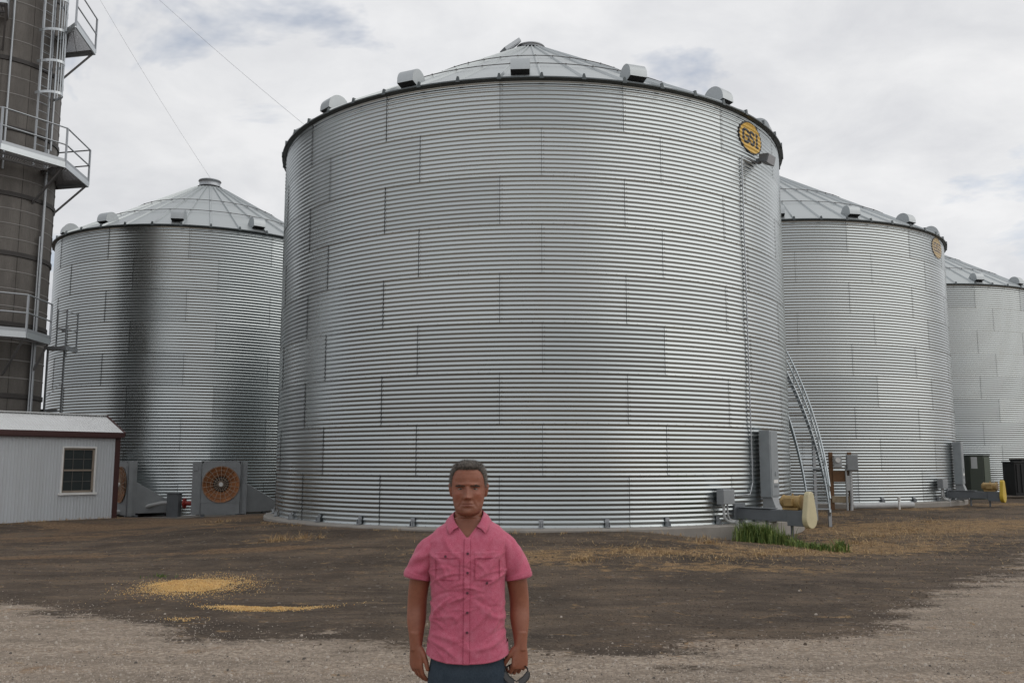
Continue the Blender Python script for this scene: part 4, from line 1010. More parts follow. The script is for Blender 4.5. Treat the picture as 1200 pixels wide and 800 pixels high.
# ------------------------------------------------------------------ the man
def skin_mat():
    m = N('tanned_skin'); pos = m.obj(); n1 = m.noise(9, 4, .6); n2 = m.noise(60, 3, .6); n3 = m.noise(220, 2, .6)
    sp = m.node('ShaderNodeSeparateXYZ', {0: pos}).outputs
    def g(sock, c, w): return m.math('POWER', 2.718, m.math('MULTIPLY', m.math('POWER', m.math('DIVIDE', m.math('SUBTRACT', sock, c), w), 2.0), -1.0))
    c = m.mix(m.ramp(n1, [(.3, 0.), (.7, 1.)]), (.215, .074, .040), (.285, .106, .060))
    c = m.mix(m.ramp(n2, [(.46, 0.), (.72, .5)]), c, (.20, .066, .036))
    ax = m.math('ABSOLUTE', sp[0])
    face = m.math('LESS_THAN', sp[1], -.035)
    lips = m.math('MULTIPLY', m.math('MULTIPLY', g(sp[2], 1.5765, .0075), g(ax, 0.0, .024)), face)
    c = m.mix(m.math('MULTIPLY', lips, .6), c, (.18, .055, .040))
    stub = m.math('MULTIPLY', m.math('MULTIPLY', g(sp[2], 1.562, .034), g(ax, .03, .05)), face)
    c = m.mix(m.math('MULTIPLY', stub, .28), c, (.15, .078, .055))
    cheek = m.math('MULTIPLY', m.math('MULTIPLY', g(sp[2], 1.615, .025), g(ax, .048, .02)), face)
    c = m.mix(m.math('MULTIPLY', cheek, .35), c, (.33, .095, .055))
    return m.set(color=c, rough=.5, sss=.06, normal=m.bump(m.math('ADD', n2, m.math('MULTIPLY', n3, .6)), .3, .005))
M['skin'] = skin_mat()
m = N('pink_chambray'); wv = m.noise(320, 2, .6, m.map((1, 1, 2.4))); w2 = m.noise(300, 2, .6, m.map((2.6, 1, 1))); n1 = m.noise(6, 4, .6); n2 = m.noise(28, 4, .6)
c = m.mix(m.ramp(m.math('MULTIPLY', m.math('ADD', wv, w2), .5), [(.38, 0.), (.62, 1.)]), (.39, .052, .100), (.57, .165, .240))
c = m.mix(m.ramp(n1, [(.35, 0.), (.75, .35)]), c, (.40, .09, .145)); c = m.mix(m.ramp(n2, [(.45, 0.), (.75, .45)]), c, (.58, .205, .28))
M['shirt'] = m.set(color=c, rough=.85, sheen=.15, spec=.2, normal=m.bump(m.math('ADD', n2, m.math('MULTIPLY', wv, .25)), .35, .006))
m = N('shirt_stitching'); M['stitch'] = m.set(color=(.34, .05, .10), rough=.9)
m = N('blue_denim'); wv = m.noise(300, 2, .6, m.map((1, 1, .4))); n1 = m.noise(5, 4, .6)
c = m.mix(wv, (.012, .020, .030), (.055, .075, .10)); c = m.mix(m.ramp(n1, [(.4, 0.), (.7, .6)]), c, (.075, .10, .125))
M['denim'] = m.set(color=c, rough=.9, spec=.15, normal=m.bump(m.noise(22, 4, .6), .4, .01))
m = N('short_grey_brown_hair'); n1 = m.noise(150, 3, .6, m.map((1, .35, .35))); n2 = m.noise(20, 3)
c = m.mix(m.ramp(n1, [(.35, 0.), (.65, 1.)]), (.024, .018, .014), (.095, .078, .063)); sp = m.node('ShaderNodeSeparateXYZ', {0: m.obj()}).outputs
side = m.ramp(m.math('ABSOLUTE', sp[0]), [(.055, 0.), (.08, .42)]); c = m.mix(side, c, (.21, .19, .17))
M['hair'] = m.set(color=c, rough=.6, normal=m.bump(n1, .8, .006))
M['brow'] = N('eyebrow_hair').set(color=(.028, .02, .015), rough=.8)
M['leather'] = paint('brown_shoe_leather', (.06, .035, .02), .5)
M['button'] = N('dark_button').set(color=(.10, .028, .045), rough=.35)
m = N('eye'); sp = m.node('ShaderNodeSeparateXYZ', {0: m.obj()}).outputs
rr_ = m.math('SQRT', m.math('ADD', m.math('POWER', sp[0], 2.0), m.math('POWER', sp[2], 2.0)))
M['eye'] = m.set(color=m.ramp(rr_, [(.0, (.006, .005, .004)), (.0028, (.006, .005, .004)), (.0030, (.05, .032, .02)), (.0060, (.045, .03, .02)), (.0064, (.42, .37, .34))]), rough=.15)
M['glasses'] = N('sunglass_frame').set(color=(.012, .011, .011), rough=.3)
M['shade'] = N('sunglass_lens').set(color=(.03, .028, .027), rough=.06, spec=.6)

def loft(b, rings, mi=0, smooth=True, caps=True):
    K, n = len(rings), len(rings[0]); V = [q for r_ in rings for q in r_]
    F = [(i * n + k, i * n + (k + 1) % n, (i + 1) * n + (k + 1) % n, (i + 1) * n + k) for i in range(K - 1) for k in range(n)]
    b.add(V, F, mi, smooth)
    if caps: b.add(rings[0], [tuple(range(n))[::-1]], mi, smooth); b.add(rings[-1], [tuple(range(n))], mi, smooth)
def supe(a, f, bk, n_, k, N_):
    t_ = 2 * pi * k / N_; s_, c_ = sin(t_), cos(t_); e = 2 / n_
    x = a * math.copysign(abs(s_) ** e, s_); y = -(f if c_ > 0 else bk) * math.copysign(abs(c_) ** e, c_); return x, y
TORSO = np.array([(.70, .172, .118, .12), (.88, .176, .122, .118), (.95, .176, .124, .115), (1.05, .163, .120, .108), (1.15, .161, .117, .110), (1.25, .166, .117, .116), (1.32, .175, .113, .118), (1.38, .179, .104, .116), (1.42, .178, .092, .108), (1.45, .160, .080, .10), (1.475, .138, .068, .09), (1.495, .104, .062, .08), (1.515, .078, .060, .072)])
NS = 2.5
tor = lambda z: [float(np.interp(z, TORSO[:, 0], TORSO[:, i])) for i in (1, 2, 3)]
def front_y(x, z):
    a, f, bk = tor(z); q = min(.999, abs(x) / a); return -f * (1 - q ** NS) ** (1 / NS)
HZ0, HH = 1.526, .234
hu = np.array([0, .02, .06, .12, .2, .3, .4, .5, .6, .7, .8, .87, .93, .97, .992, 1.0])
hw = np.array([.018, .036, .050, .0595, .0650, .0695, .0725, .0745, .0755, .0760, .0735, .0665, .0540, .0385, .0200, .004])
hf = np.array([.060, .078, .086, .0885, .0870, .0870, .0870, .0865, .0885, .0900, .0855, .0765, .0620, .0430, .0220, .004])
hb = np.array([-.02, -.005, .015, .035, .055, .068, .080, .090, .096, .098, .094, .084, .066, .045, .0220, .004])
def head_point(u, k, N_, off=0.0):
    z = HZ0 + HH * u; a = np.interp(u, hu, hw) + off; f = np.interp(u, hu, hf) + off; bk = np.interp(u, hu, hb) + off
    t_ = 2 * pi * k / N_; s_, c_ = sin(t_), cos(t_); nf = 2.25 if c_ > 0 else 2.1; e = 2 / nf
    x = a * math.copysign(abs(s_) ** e, s_); y = -f * abs(c_) ** e if c_ > 0 else bk * abs(c_) ** e
    if c_ > -.05:
        G = lambda x0, z0, sx, sz: exp(-((x - x0) / sx) ** 2 - ((z - z0) / sz) ** 2)
        ax = abs(x); d = 0
        # nose: ridge that grows toward the tip
        q = (1.662 - z) / (1.662 - 1.606)
        if -.2 < q < 1.35: d += (.006 + .020 * max(0, min(q, 1))) * exp(-(x / (.0095 + .004 * max(0, q))) ** 2) * (1 if q < 1 else exp(-((q - 1) / .11) ** 2)) * (1 if q > 0 else exp(-(q / .12) ** 2))
        d += .006 * G(0, 1.609, .012, .009)
        H_ = lambda x0, z0, sx, sz: exp(-((ax - x0) / sx) ** 2 - ((z - z0) / sz) ** 2)
        d += .010 * H_(.0135, 1.604, .0065, .007)                      # nostril wings
        d -= .0125 * H_(.031, 1.6455, .0165, .0095)                      # eye sockets
        d += .0035 * H_(.030, 1.640, .013, .0040) - .002 * H_(.032, 1.632, .016, .004)   # lower lids and bags
        d += .0085 * H_(.029, 1.6615, .021, .0060) + .003 * G(0, 1.668, .012, .008)      # brow
        d -= .003 * G(0, 1.657, .010, .006)
        d += .005 * H_(.047, 1.618, .018, .014) - .004 * H_(.046, 1.588, .014, .014)    # cheek bones, hollows
        dl = abs((ax - .0185) - (1.600 - z) * .55); 
        if 1.562 < z < 1.606: d -= .0045 * exp(-(dl / .0046) ** 2)     # nasolabial folds
        d += .006 * exp(-(x / .03) ** 2 - ((z - 1.576) / .016) ** 2)   # muzzle
        d += .0036 * exp(-(x / .019) ** 4 - ((z - 1.5815) / .0042) ** 2) - .0085 * exp(-(x / .026) ** 4 - ((z - 1.5765) / .0026) ** 2) + .0045 * exp(-(x / .018) ** 4 - ((z - 1.5715) / .0042) ** 2)
        d -= .0035 * exp(-(x / .018) ** 2 - ((z - 1.561) / .005) ** 2)
        d += .0065 * exp(-(x / .020) ** 2 - ((z - 1.543) / .011) ** 2)
        d -= .0012 * exp(-(x / .035) ** 4) * (exp(-((z - 1.697) / .002) ** 2) + exp(-((z - 1.706) / .002) ** 2) + .7 * exp(-((z - 1.688) / .002) ** 2))
        y -= d * min(1, max(0, c_ + .05) * 2.5)
    return x, y - .012, z
def capsule_chain(b, pts, rad, n=10):
    # rounded ends
    pts = [np.array(p, float) for p in pts]; d0 = pts[0] - pts[1]; d0 /= np.linalg.norm(d0); d1 = pts[-1] - pts[-2]; d1 /= np.linalg.norm(d1)
    P = [pts[0] + d0 * rad[0] * .9, pts[0] + d0 * rad[0] * .6] + pts + [pts[-1] + d1 * rad[-1] * .6, pts[-1] + d1 * rad[-1] * .95]
    b.tube(P, [rad[0] * .35, rad[0] * .8] + list(rad) + [rad[-1] * .8, rad[-1] * .3], n)
def rotv(v, ax, a):
    v = np.array(v, float); ax = np.array(ax, float); ax /= np.linalg.norm(ax); return v * cos(a) + np.cross(ax, v) * sin(a) + ax * (ax @ v) * (1 - cos(a))
def hand(b, s, wrist, d, nb, curls, thumb_in):
    """s -1/+1 ; d = direction of the hand, nb = outward normal of the back of the hand"""
    d = np.array(d, float); d /= np.linalg.norm(d); nb = np.array(nb, float); nb -= d * (d @ nb); nb /= np.linalg.norm(nb)
    lt = np.cross(nb, d) * s; 
    if lt[1] > 0: lt = -lt                                             # thumb side looks forward
    w = np.array(wrist, float); rings = []
    for t_, hw_, th in ((-.055, .0275, .0265), (-.02, .0290, .0245), (0, .0300, .0215), (.025, .036, .019), (.055, .042, .0165), (.082, .042, .0140), (.098, .036, .011)):
        c_ = w + d * t_; rings.append([tuple(c_ + lt * hw_ * cos(q) + nb * th * sin(q)) for q in np.linspace(0, 2 * pi, 20, endpoint=False)])
    loft(b, rings)
    ax = np.cross(d, nb)
    sgn = 1 if (rotv(d, ax, .3) @ nb) < 0 else -1
    tips = []
    for i, (o, L_) in enumerate(((.0325, .074), (.0112, .083), (-.0105, .077), (-.0310, .060))):
        p = w + d * (.088 - .006 * (i == 3) - .002 * (i == 0)) + lt * o; v = d + lt * (o * .9); v /= np.linalg.norm(v); pts = [p - d * .02, p]; 
        for f_, cu in zip((.45, .31, .24), curls):
            v = rotv(v, ax, sgn * radians(cu + 4 * i)); p = p + v * L_ * f_; pts.append(p)
        capsule_chain(b, pts, [.0095, .0098, .0090, .0080, .0068]); tips.append(p)
    p = w + d * .018 + lt * .026 - nb * .006; v = d * .80 + lt * .58 - nb * thumb_in; v /= np.linalg.norm(v); pts = [w + d * .004 + lt * .014, p]
    for f_, tw in ((.036, .0), (.030, -.28), (.024, -.22)):
        v = v + lt * tw - nb * thumb_in * .25; v /= np.linalg.norm(v); p = p + v * f_; pts.append(p)
    capsule_chain(b, pts, [.013, .0145, .0120, .0105, .0082])
    return tips
def remeshed(b, name, mats, parent, vox, smooth=3, fac=.5):
    me = b.mesh(name + '_source', mats); o = bpy.data.objects.new(name + '_source', me); COL.objects.link(o)
    r_ = o.modifiers.new('r', 'REMESH'); r_.mode = 'VOXEL'; r_.voxel_size = vox; r_.use_smooth_shade = True
    if smooth: s_ = o.modifiers.new('s', 'SMOOTH'); s_.iterations = smooth; s_.factor = fac
    dg = bpy.context.evaluated_depsgraph_get(); m2 = bpy.data.meshes.new_from_object(o.evaluated_get(dg)); m2.name = name
    bpy.data.objects.remove(o); bpy.data.meshes.remove(me)
    m2.materials.clear(); m2.materials.append(mats if not isinstance(mats, (list, tuple)) else mats[0])
    return link(name, m2, parent)
def person():
    MX, MY = -.193, 4.15
    r = empty('person', (MX, MY, -.012), .0)
    tag(r, 'man in a pink short-sleeved button shirt and dark jeans, arms hanging, facing forward', 'person')
    # ---- one continuous body
    b = MB(); NK = 84
    us = np.concatenate([np.linspace(0, .06, 5), np.linspace(.075, .72, 76), np.linspace(.74, 1.0, 22)])
    loft(b, [[head_point(u, k, NK) for k in range(NK)] for u in us])
    neck = []
    for z, a, f, bk, y0 in ((1.40, .085, .07, .075, .01), (1.455, .075, .062, .066, .012), (1.49, .066, .056, .062, .012), (1.52, .061, .052, .062, .010), (1.56, .058, .050, .062, .014), (1.61, .056, .046, .062, .02)):
        neck.append([(supe(a, f, bk, 2.2, k, 40)[0], supe(a, f, bk, 2.2, k, 40)[1] + y0, z) for k in range(40)])
    loft(b, neck)
    for s in (-1, 1):                                                  # ears
        rg = []
        for t_, sc in ((-.5, .6), (0, 1.0), (.55, 1.02), (1, .72)):
            rg.append([(s * (.0715 + .012 * (t_ + .3) + .004 * sin(q)), -.002 + .018 * sc * cos(q) + .004 * t_, 1.637 + .031 * sc * sin(q) - .006 * cos(q)) for q in np.linspace(0, 2 * pi, 18, endpoint=False)])
        loft(b, rg)
    tz = [.86, .90, .95, 1.05, 1.15, 1.25, 1.32, 1.38, 1.42, 1.45, 1.475, 1.495, 1.505, 1.515]
    ins = lambda z: .012 + .022 * float(sstep(1.02, .94, z))
    loft(b, [[(supe(*[q - ins(z) for q in tor(z)], NS, k, 64)[0], supe(*[q - ins(z) for q in tor(z)], NS, k, 64)[1], z) for k in range(64)] for z in tz])
    for s in (-1, 1):
        sh = (.150 * s, .005, 1.395); el = (.226 * s, .035, 1.135); wr = ((.224 if s < 0 else .230) * s, -.012, .985)
        P = [np.array(sh), np.array((.194 * s, .012, 1.34)), np.array((.214 * s, .02, 1.25)), np.array(el) + (0, 0, .03), np.array(el) - (0, 0, .02), np.array((.227 * s, .018, 1.07)), np.array(wr) + (0, .01, .03), np.array(wr) - (0, 0, .035)]
        rad = [.046, .048, .046, .0425, .0425, .0435, .0310, .0255]
        q_ = np.linspace(0, 7, 43); P = np.array(P); P = np.stack([np.interp(q_, range(8), P[:, i]) for i in range(3)], 1); rad = np.interp(q_, range(8), rad)
        for _ in range(14): P[1:-1] = (P[:-2] + 2 * P[1:-1] + P[2:]) / 4; rad[1:-1] = (rad[:-2] + 2 * rad[1:-1] + rad[2:]) / 4
        b.tube(list(P), list(rad), 24)
        if s < 0: hand(b, s, (wr[0], wr[1], wr[2] - .012), (.035, -.05, -1), (-.72, -.70, 0), (14, 22, 16), .05)
        else: tips = hand(b, s, (wr[0], wr[1], wr[2] - .012), (-.05, -.10, -1), (.55, -.83, 0), (34, 62, 50), .25)
        b.tube([(.085 * s, 0, .92), (.10 * s, 0, .72), (.105 * s, -.005, .50), (.11 * s, .01, .30), (.115 * s, .02, .08)], [.060, .070, .052, .050, .038], 20)
    body = remeshed(b, 'body', M['skin'], r, .0029, 2, .45)
    # ---- eyes, brows
    for s in (-1, 1):
        e = MB(); e.lathe([(.0118 * sin(q), -.0118 * cos(q)) for q in np.linspace(.001, pi - .001, 13)], 20)
        o = e.build('eye', M['eye'], r); o.location = (.0305 * s, -.0795, 1.6430); o.scale = (1.05, .75, .56)
        e = MB()
        for i in range(150):
            q = random.random(); x = .011 + .034 * q; z = 1.6560 + .0022 * sin(q * 2.6 + .5) - .001 * q + random.gauss(0, .0013); y = -(.0975 - .35 * max(0, x - .012) ** 1.35 * 1.15) - .004
            e.bar((x * s, y, z), ((x + .008) * s, y + .0018, z + random.uniform(-.001, .0025)), .0017, .0014)
        e.build('eyebrow', M['brow'], r)
        e = MB()
        lid = [[((.0305 + .0145 * cos(q)) * s, -.0845 - .0035 * sin(q) - oy, 1.6435 + .0058 * sin(q) * k) for q in np.linspace(0, pi, 13)] for k, oy in ((1.35, -.004), (1.0, .0012), (.55, .0015))]
        e.grid(lid, 0, True); e.build('eyelid', M['skin'], r)
    # ---- hair: clipped cap with uneven edge plus short strands
    hm = MB(); NH = 120
    def hairline(ang):                                                 # ang 0 front .. pi back -> lowest u with hair
        a = abs(ang)
        return float(np.interp(a, [0, .35, .62, .85, 1.05, 1.25, 1.40, 1.75, 2.1, pi], [.845, .845, .85, .81, .72, .56, .50, .60, .34, .20]))
    rows = []
    for i in range(26):
        row = []
        for k in range(NH):
            ang = ((2 * pi * k / NH + pi) % (2 * pi)) - pi; u0 = hairline(ang) + .004 * sin(k * 2.1); u = u0 + (1.0 - u0) * (i / 25) ** .9
            th = .001 + .0050 * min(1, i / 6.0) + (.005 * exp(-(ang / .9) ** 2) * min(1, i / 4.0) * exp(-((u - .93) / .09) ** 2)) + random.uniform(-.0012, .0012)
            if i == 0: th = -.004
            x, y, z = head_point(min(u, .999), 2 * pi * k / NH * 84 / (2 * pi), 84, th); row.append((x, y, z + (th * .9 if u > .85 else 0)))
        rows.append(row)
    hm.grid(rows, 0, True, True)
    for _ in range(3200):
        k = random.random() * NH; ang = ((2 * pi * k / NH + pi) % (2 * pi)) - pi; u0 = hairline(ang); u = u0 + (1 - u0) * random.random() ** 1.2
        x, y, z = head_point(min(u, .995), k / NH * 84, 84, .0055); zc = 1.66; e_ = np.array((x, y + .01, z - zc)); e_ /= np.linalg.norm(e_)
        cmb = np.array((.25 * math.copysign(1, x + .02), .35 if u > .8 else .15, -.2 if u < .8 else .1)); v = e_ * .55 + cmb * .7 + RNG.normal(0, .2, 3); v /= np.linalg.norm(v); l = random.uniform(.006, .011)
        t_ = np.cross(v, e_); t_ /= (np.linalg.norm(t_) + 1e-9); p = np.array((x, y, z + (.006 if u > .85 else 0))) ; hm.add([p - t_ * .0007, p + t_ * .0007, p + v * l], [(0, 1, 2)])
    hm.build('hair', M['hair'], r, fix=False)
    # ---- shirt
    rs = np.random.default_rng(11); creases = []
    for _ in range(60):
        x = rs.uniform(-.15, .15); z = rs.uniform(.94, 1.36); a = rs.choice([-.55, .5, .35, -.3, 1.1, -1.0]) + rs.normal(0, .25); l = rs.uniform(.03, .09); creases.append((x, z, cos(a), sin(a), l, rs.uniform(.003, .0065), rs.choice([-1, 1, 1]) * rs.uniform(.0018, .0045)))
    for s in (-1, 1): creases += [(s * .12, 1.33, s * -.6, -.8, .09, .010, .006), (s * .14, 1.27, s * -.8, -.6, .07, .009, .005), (s * .13, 1.10, s * -.9, .3, .08, .010, .005), (s * .11, .99, s * -.85, -.4, .08, .010, .006), (s * .08, 1.40, s * .5, .85, .07, .010, .005)]
    creases += [(-.07, 1.17, .85, .4, .10, .009, .006), (.08, 1.12, -.5, -.85, .10, .010, .007), (.11, 1.05, -.4, -.9, .10, .010, .006), (-.08, 1.02, .9, -.25, .11, .011, .005)]
    def crease(x, z):
        t_ = 0.
        for cx_, cz_, ux, uz, l, w_, a in creases:
            dx, dz = x - cx_, z - cz_; p = dx * ux + dz * uz; q = -dx * uz + dz * ux + .25 * p * p / l; t_ += 1.25 * a * exp(-(q / w_) ** 2 - (p / l) ** 2)
        return t_
    wav = lambda x, y, z: .008 * (float(fbm(np.array([x * 13 + z * 5 + 40]), np.array([z * 8 + y * 5 + 10]), 4, 4)[0]) - .5)
    sb = MB(); NC, NR = 150, 130; ZT = 1.515; VB = 1.436; rows = []
    for i in range(NR + 1):
        t_ = i / NR; row = []
        for k in range(NC + 1):
            th0 = 2 * pi * k / NC
            zh = .945 - .030 * abs(cos(th0)) ** 1.6; z = zh + (ZT - zh) * t_
            a, f, bk = tor(z)
            if z < 1.0: a += .008 * (1.0 - z) / .1; f += .008 * (1.0 - z) / .1
            xo = .004 + max(0, (z - VB) / (ZT - VB)) * .064
            q0 = math.asin(min(1, (xo / a) ** (NS / 2))); th = q0 + (2 * pi - 2 * q0) * k / NC
            s_, c_ = sin(th), cos(th); e = 2 / NS; x = a * math.copysign(abs(s_) ** e, s_); y = -(f if c_ > 0 else bk) * math.copysign(abs(c_) ** e, c_)
            nx, ny = x / a, y / (f if c_ > 0 else bk); L_ = hypot(nx, ny) + 1e-9
            g = (1 - sstep(1.43, 1.47, z)); d = (crease(x, z) * (1 if c_ > 0 else .6) + wav(x, y, z)) * float(g); 
            if t_ < .012: d += .001
            row.append((x + nx / L_ * d, y + ny / L_ * d, z + .035 * x * float(sstep(1.3, 1.5, z))))
        rows.append(row)
    rim = [(x * .985, y * .975, z + .001) for x, y, z in rows[0]]; rim2 = [(x * .97, y * .96, z + .05) for x, y, z in rows[0]]
    sb.grid([rim2, rim] + rows, 0, True)
    for s in (-1, 1):
        path = [np.array(p) for p in ((.095 * s, .0, 1.432), (.135 * s, .003, 1.418), (.166 * s, .006, 1.388), (.187 * s, .010, 1.352), (.204 * s, .013, 1.315), (.2165 * s, .015, 1.28), (.2235 * s, .016, 1.257), (.2235 * s, .016, 1.253))]
        rad = [(.034, .042), (.0430, .056), (.0500, .064), (.0545, .068), (.0565, .069), (.0590, .070), (.0615, .072), (.057, .068)]
        fine = []; fr = []
        for j in range(len(path) - 1):
            for q in np.linspace(0, 1, 7, endpoint=False): fine.append(path[j] + (path[j + 1] - path[j]) * q); fr.append([rad[j][0] + (rad[j + 1][0] - rad[j][0]) * q, rad[j][1] + (rad[j + 1][1] - rad[j][1]) * q])
        fine.append(path[-1]); fr.append(rad[-1]); rings = []
        for j, p in enumerate(fine):
            T_ = fine[min(j + 1, len(fine) - 1)] - fine[max(0, j - 1)]; 
            if j > len(fine) - 9: T_ = np.array((.15 * s, 0, -1.))
            T_ /= np.linalg.norm(T_); F_ = np.array((0, -1., 0)); F_ -= T_ * (F_ @ T_); F_ /= np.linalg.norm(F_); O_ = np.cross(T_, F_); ring = []
            for k in range(48):
                q = 2 * pi * k / 48; ww = .006 * (float(fbm(np.array([cos(q) * 2.2 + 9 + s]), np.array([p[2] * 22 + sin(q) * 1.7]), 3, 6)[0]) - .5) * 1.4
                ww += .0035 * sin(p[2] * 95 + 3.2 * sin(q + .6 * s)) * exp(-((p[2] - 1.32) / .05) ** 2) * (.5 + .5 * cos(q)) + .004 * sin(p[2] * 60 + 5 * q) * exp(-((p[2] - 1.34) / .07) ** 2); hem = .0022 if 1.2575 < p[2] < 1.2775 else 0
                ring.append(tuple(p + F_ * (fr[j][1] + ww + hem) * cos(q) + O_ * (fr[j][0] + ww + hem) * sin(q) + (0, 0, .035 * p[0] * float(sstep(1.3, 1.45, p[2])))))
            rings.append(ring)
        rings.append([tuple(np.array(fine[-1]) + (np.array(q) - fine[-1]) * .86 + (0, 0, .012)) for q in rings[-1]])
        loft(sb, rings, 0, True, True)
    shirt = sb.build('shirt', M['shirt'], r, fix=True)
    # placket, collar, pockets, buttons lie on the shirt surface
    def patch(x0, x1, z0, z1, off, nx=16, nz=20, zf=None):
        rows_ = []
        for i in range(nz + 1):
            rr2 = []
            for k in range(nx + 1):
                x = x0 + (x1 - x0) * k / nx; zb = z0 if zf is None else zf(x); z = zb + (z1 - zb) * i / nz; f = tor(z)
                g = float(1 - sstep(1.43, 1.47, z)); ex = (.008 * (1.0 - z) / .1 if z < 1.0 else 0); y = front_y(x, z) - ex; d = (crease(x, z) + wav(x, y, z)) * g
                e_ = off if 0 < i < nz and 0 < k < nx else -.001
                rr2.append((x + (x / f[0] ** 2 * f[1]) * 0, y - d - e_, z + .035 * x * float(sstep(1.3, 1.5, z))))
            rows_.append(rr2)
        return rows_
    pb = MB(); pb.grid(patch(-.016, .017, .9135, 1.436, .0026, 8, 120)); pb.build('placket', M['shirt'], shirt)
    for s, xb in ((-1, -.0835), (1, .087)):
        p = MB(); zf = lambda x: 1.255 + .012 * (abs(x - xb) / .055) ** 2 * -1 + .012
        p.grid(patch(xb - .056, xb + .056, 1.255, 1.376, .0018, 24, 24)); pk = p.build('pocket', M['shirt'], shirt)
        p = MB(); p.grid(patch(xb - .058, xb + .057, 1.347, 1.378, .0032, 24, 8)); p.build('flap', M['shirt'], pk)
        p = MB()
        for xa, xe, za, ze in ((xb - .053, xb - .052, 1.259, 1.348), (xb + .052, xb + .053, 1.259, 1.348), (xb - .052, xb + .052, 1.2585, 1.2596), (xb - .055, xb + .055, 1.3495, 1.3505)): p.grid(patch(xa, xe, za, ze, .0062, 3, 14))
        p.build('stitching', M['stitch'], pk)
    for x in (-.0135, .0145):
        p = MB(); p.grid(patch(x - .0006, x + .0006, .917, 1.433, .0036, 2, 120)); p.build('stitching', M['stitch'], shirt)
    for z in (1.370, 1.290, 1.207, 1.126, 1.045):
        bb = MB(); y = front_y(0, z) - crease(0, z) - wav(0, front_y(0, z), z) - .0035 - (.008 * (1.0 - z) / .1 if z < 1 else 0); bb.cyl((.003, y, z), (.003, y - .0035, z), .0058, .0052, n=16); bb.build('button', M['button'], shirt)
    for x, z in ((-.093, 1.357), (.086, 1.247)):
        bb = MB(); y = front_y(x, z) - crease(x, z) - wav(x, front_y(x, z), z) - .0035; bb.cyl((x, y + .002, z), (x, y - .003, z), .0056, .005, n=16); bb.build('button', M['button'], shirt)
    # collar: inner stand, fold, outer fall
    fold = [(-.040, None, 1.4800), (-.052, -.068, 1.4950), (-.060, -.050, 1.512), (-.0665, -.022, 1.528), (-.066, .025, 1.540), (-.045, .064, 1.548), (0, .078, 1.550)]
    fall = [(-.078, None, 1.4500), (-.088, None, 1.4660), (-.097, -.045, 1.486), (-.104, -.008, 1.498), (-.096, .04, 1.504), (-.062, .086, 1.504), (0, .102, 1.502)]
    def fix(p, off):
        x, y, z = p; return np.array((x, (front_y(x, z) - off) if y is None else y, z))
    def resamp(pts, n_):
        pts = np.array(pts); t_ = np.concatenate([[0], np.cumsum(np.linalg.norm(np.diff(pts, axis=0), axis=1))]); t_ /= t_[-1]; q = np.linspace(0, 1, n_); 
        o_ = np.stack([np.interp(q, t_, pts[:, i]) for i in range(3)], 1)
        for _ in range(3): o_[1:-1] = (o_[:-2] + 2 * o_[1:-1] + o_[2:]) / 4
        return o_
    A_ = resamp([fix(p, .010) for p in fold], 40); B_ = resamp([fix(p, .013) for p in fall], 40)
    mir = lambda P: np.concatenate([P, (P[:-1] * (-1, 1, 1))[::-1]])
    A_, B_ = mir(A_), mir(B_); inn = A_ * (.95, .93, 1) - (0, 0, .035); inn[:, 2] = np.maximum(inn[:, 2], 1.44)
    c = MB(); rows_ = [inn, (inn + A_) / 2 * (1, 1, 1), A_ * (.985, .985, 1) - (0, 0, .002), A_ + (0, 0, .002)]
    for t_ in (.12, .35, .6, .85, 1.0):
        Q = A_ + (B_ - A_) * t_; Q = Q + np.stack([np.sign(Q[:, 0]) * .004 * sin(pi * t_), -.004 * sin(pi * t_) * np.ones(len(Q)), .004 * sin(pi * t_) * np.ones(len(Q))], 1); rows_.append(Q)
    rows_.append(B_ + (0, .003, .001)); rows_.append((A_ + B_) / 2 + (0, .006, -.002))
    for q in rows_: q[:, 2] += .035 * q[:, 0]
    c.grid([[tuple(p) for p in q] for q in rows_]); co_ = c.build('collar', M['shirt'], shirt)
    # ---- jeans and shoes
    j = MB()
    loft(j, [[(supe(a, f, bk, 2.6, k, 48)[0], supe(a, f, bk, 2.6, k, 48)[1], z) for k in range(48)] for z, a, f, bk in ((.97, .144, .100, .098), (.93, .157, .112, .112), (.86, .170, .113, .126), (.82, .173, .108, .120), (.775, .172, .098, .108))])
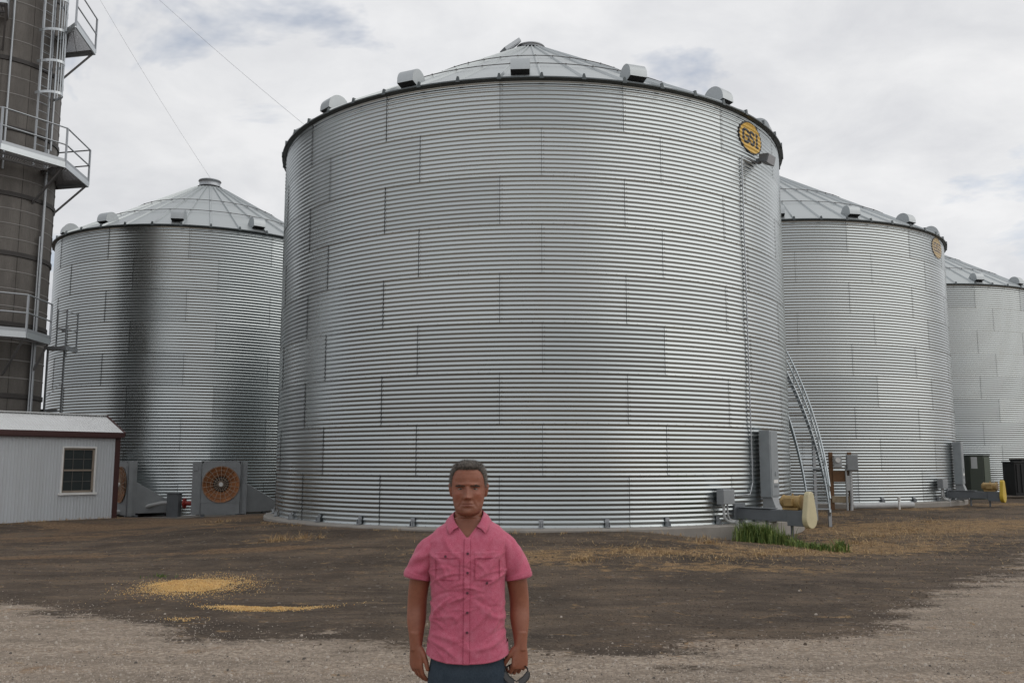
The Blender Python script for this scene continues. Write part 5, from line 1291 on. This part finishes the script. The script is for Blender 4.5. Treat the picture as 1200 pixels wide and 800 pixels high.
    for s in (-1, 1):
        rg = []
        for z, x, y, a, f in ((.84, .086, 0, .084, .100), (.76, .089, 0, .085, .102), (.65, .095, -.002, .083, .094), (.50, .100, -.004, .070, .078), (.42, .102, .0, .066, .074), (.30, .106, .008, .066, .076), (.15, .110, .012, .064, .074), (.035, .112, .012, .066, .078)):
            ring = []
            for k in range(40):
                q = 2 * pi * k / 40; w_ = .006 * (float(fbm(np.array([cos(q) * 2 + 3 + s]), np.array([z * 12 + sin(q)]), 3, 8)[0]) - .5); ring.append((x * s + (a + w_) * cos(q), y + (f + w_) * sin(q), z))
            rg.append(ring)
        loft(j, rg)
    remeshed(j, 'jeans', M['denim'], r, .007, 3)
    for s in (-1, 1):
        sh = MB(); rg = []
        for y, w_, h_ in ((.10, .024, .05), (.08, .036, .085), (.02, .040, .10), (-.05, .043, .075), (-.12, .046, .055), (-.165, .036, .045), (-.185, .016, .03)):
            rg.append([(.114 * s + w_ * cos(q), y, max(0.0, .02 + h_ * .5 + h_ * .55 * sin(q))) for q in np.linspace(0, 2 * pi, 20, endpoint=False)])
        loft(sh, rg); sh.build('shoe', M['leather'], r)
    # ---- sunglasses hanging from the hand
    tx, ty, tz = [float(q) for q in np.mean(np.array(tips), 0)]
    g = empty('sunglasses', (MX + .212, MY - .040, .850)); tag(g, 'dark wraparound sunglasses hanging from the fingers of the man', 'sunglasses')
    def fp(t_): return np.array((.050 * sin(t_ * 1.45) / sin(1.45), -.024 * cos(t_ * 1.3), .012 - .045 * cos(t_ * 1.45)))
    def fn(t_): return np.array((sin(t_ * 1.45) * .9, -.25, -cos(t_ * 1.45))) / 1.03
    wid = lambda t_: .0125 * (.30 + .70 * min(1, abs(t_) * 3.5)) * (1 - .45 * max(0, abs(t_) - .75) / .25)
    f = MB()
    for sg in (-1, 1): f.tube([fp(t_) + fn(t_) * wid(t_) * sg for t_ in np.linspace(-1, 1, 33)], .0024, 8)
    f.build('frame', M['glasses'], g)
    for s in (-1, 1):
        l = MB(); l.grid([[tuple(fp(t_ * s) + fn(t_ * s) * wid(t_) * v) for t_ in np.linspace(.12, .98, 14)] for v in np.linspace(-1, 1, 6)]); l.build('lens', M['shade'], g)
        q = fp(s); a_ = MB(); a_.tube([q, q + (-.003 * s, .012, .012), q + (-.016 * s, .032, .019), q + (-.032 * s, .042, .024), q + (-.05 * s, .044, .026)], [.0036, .0036, .0034, .0034, .003], 8); a_.build('temple', M['glasses'], g)
person()
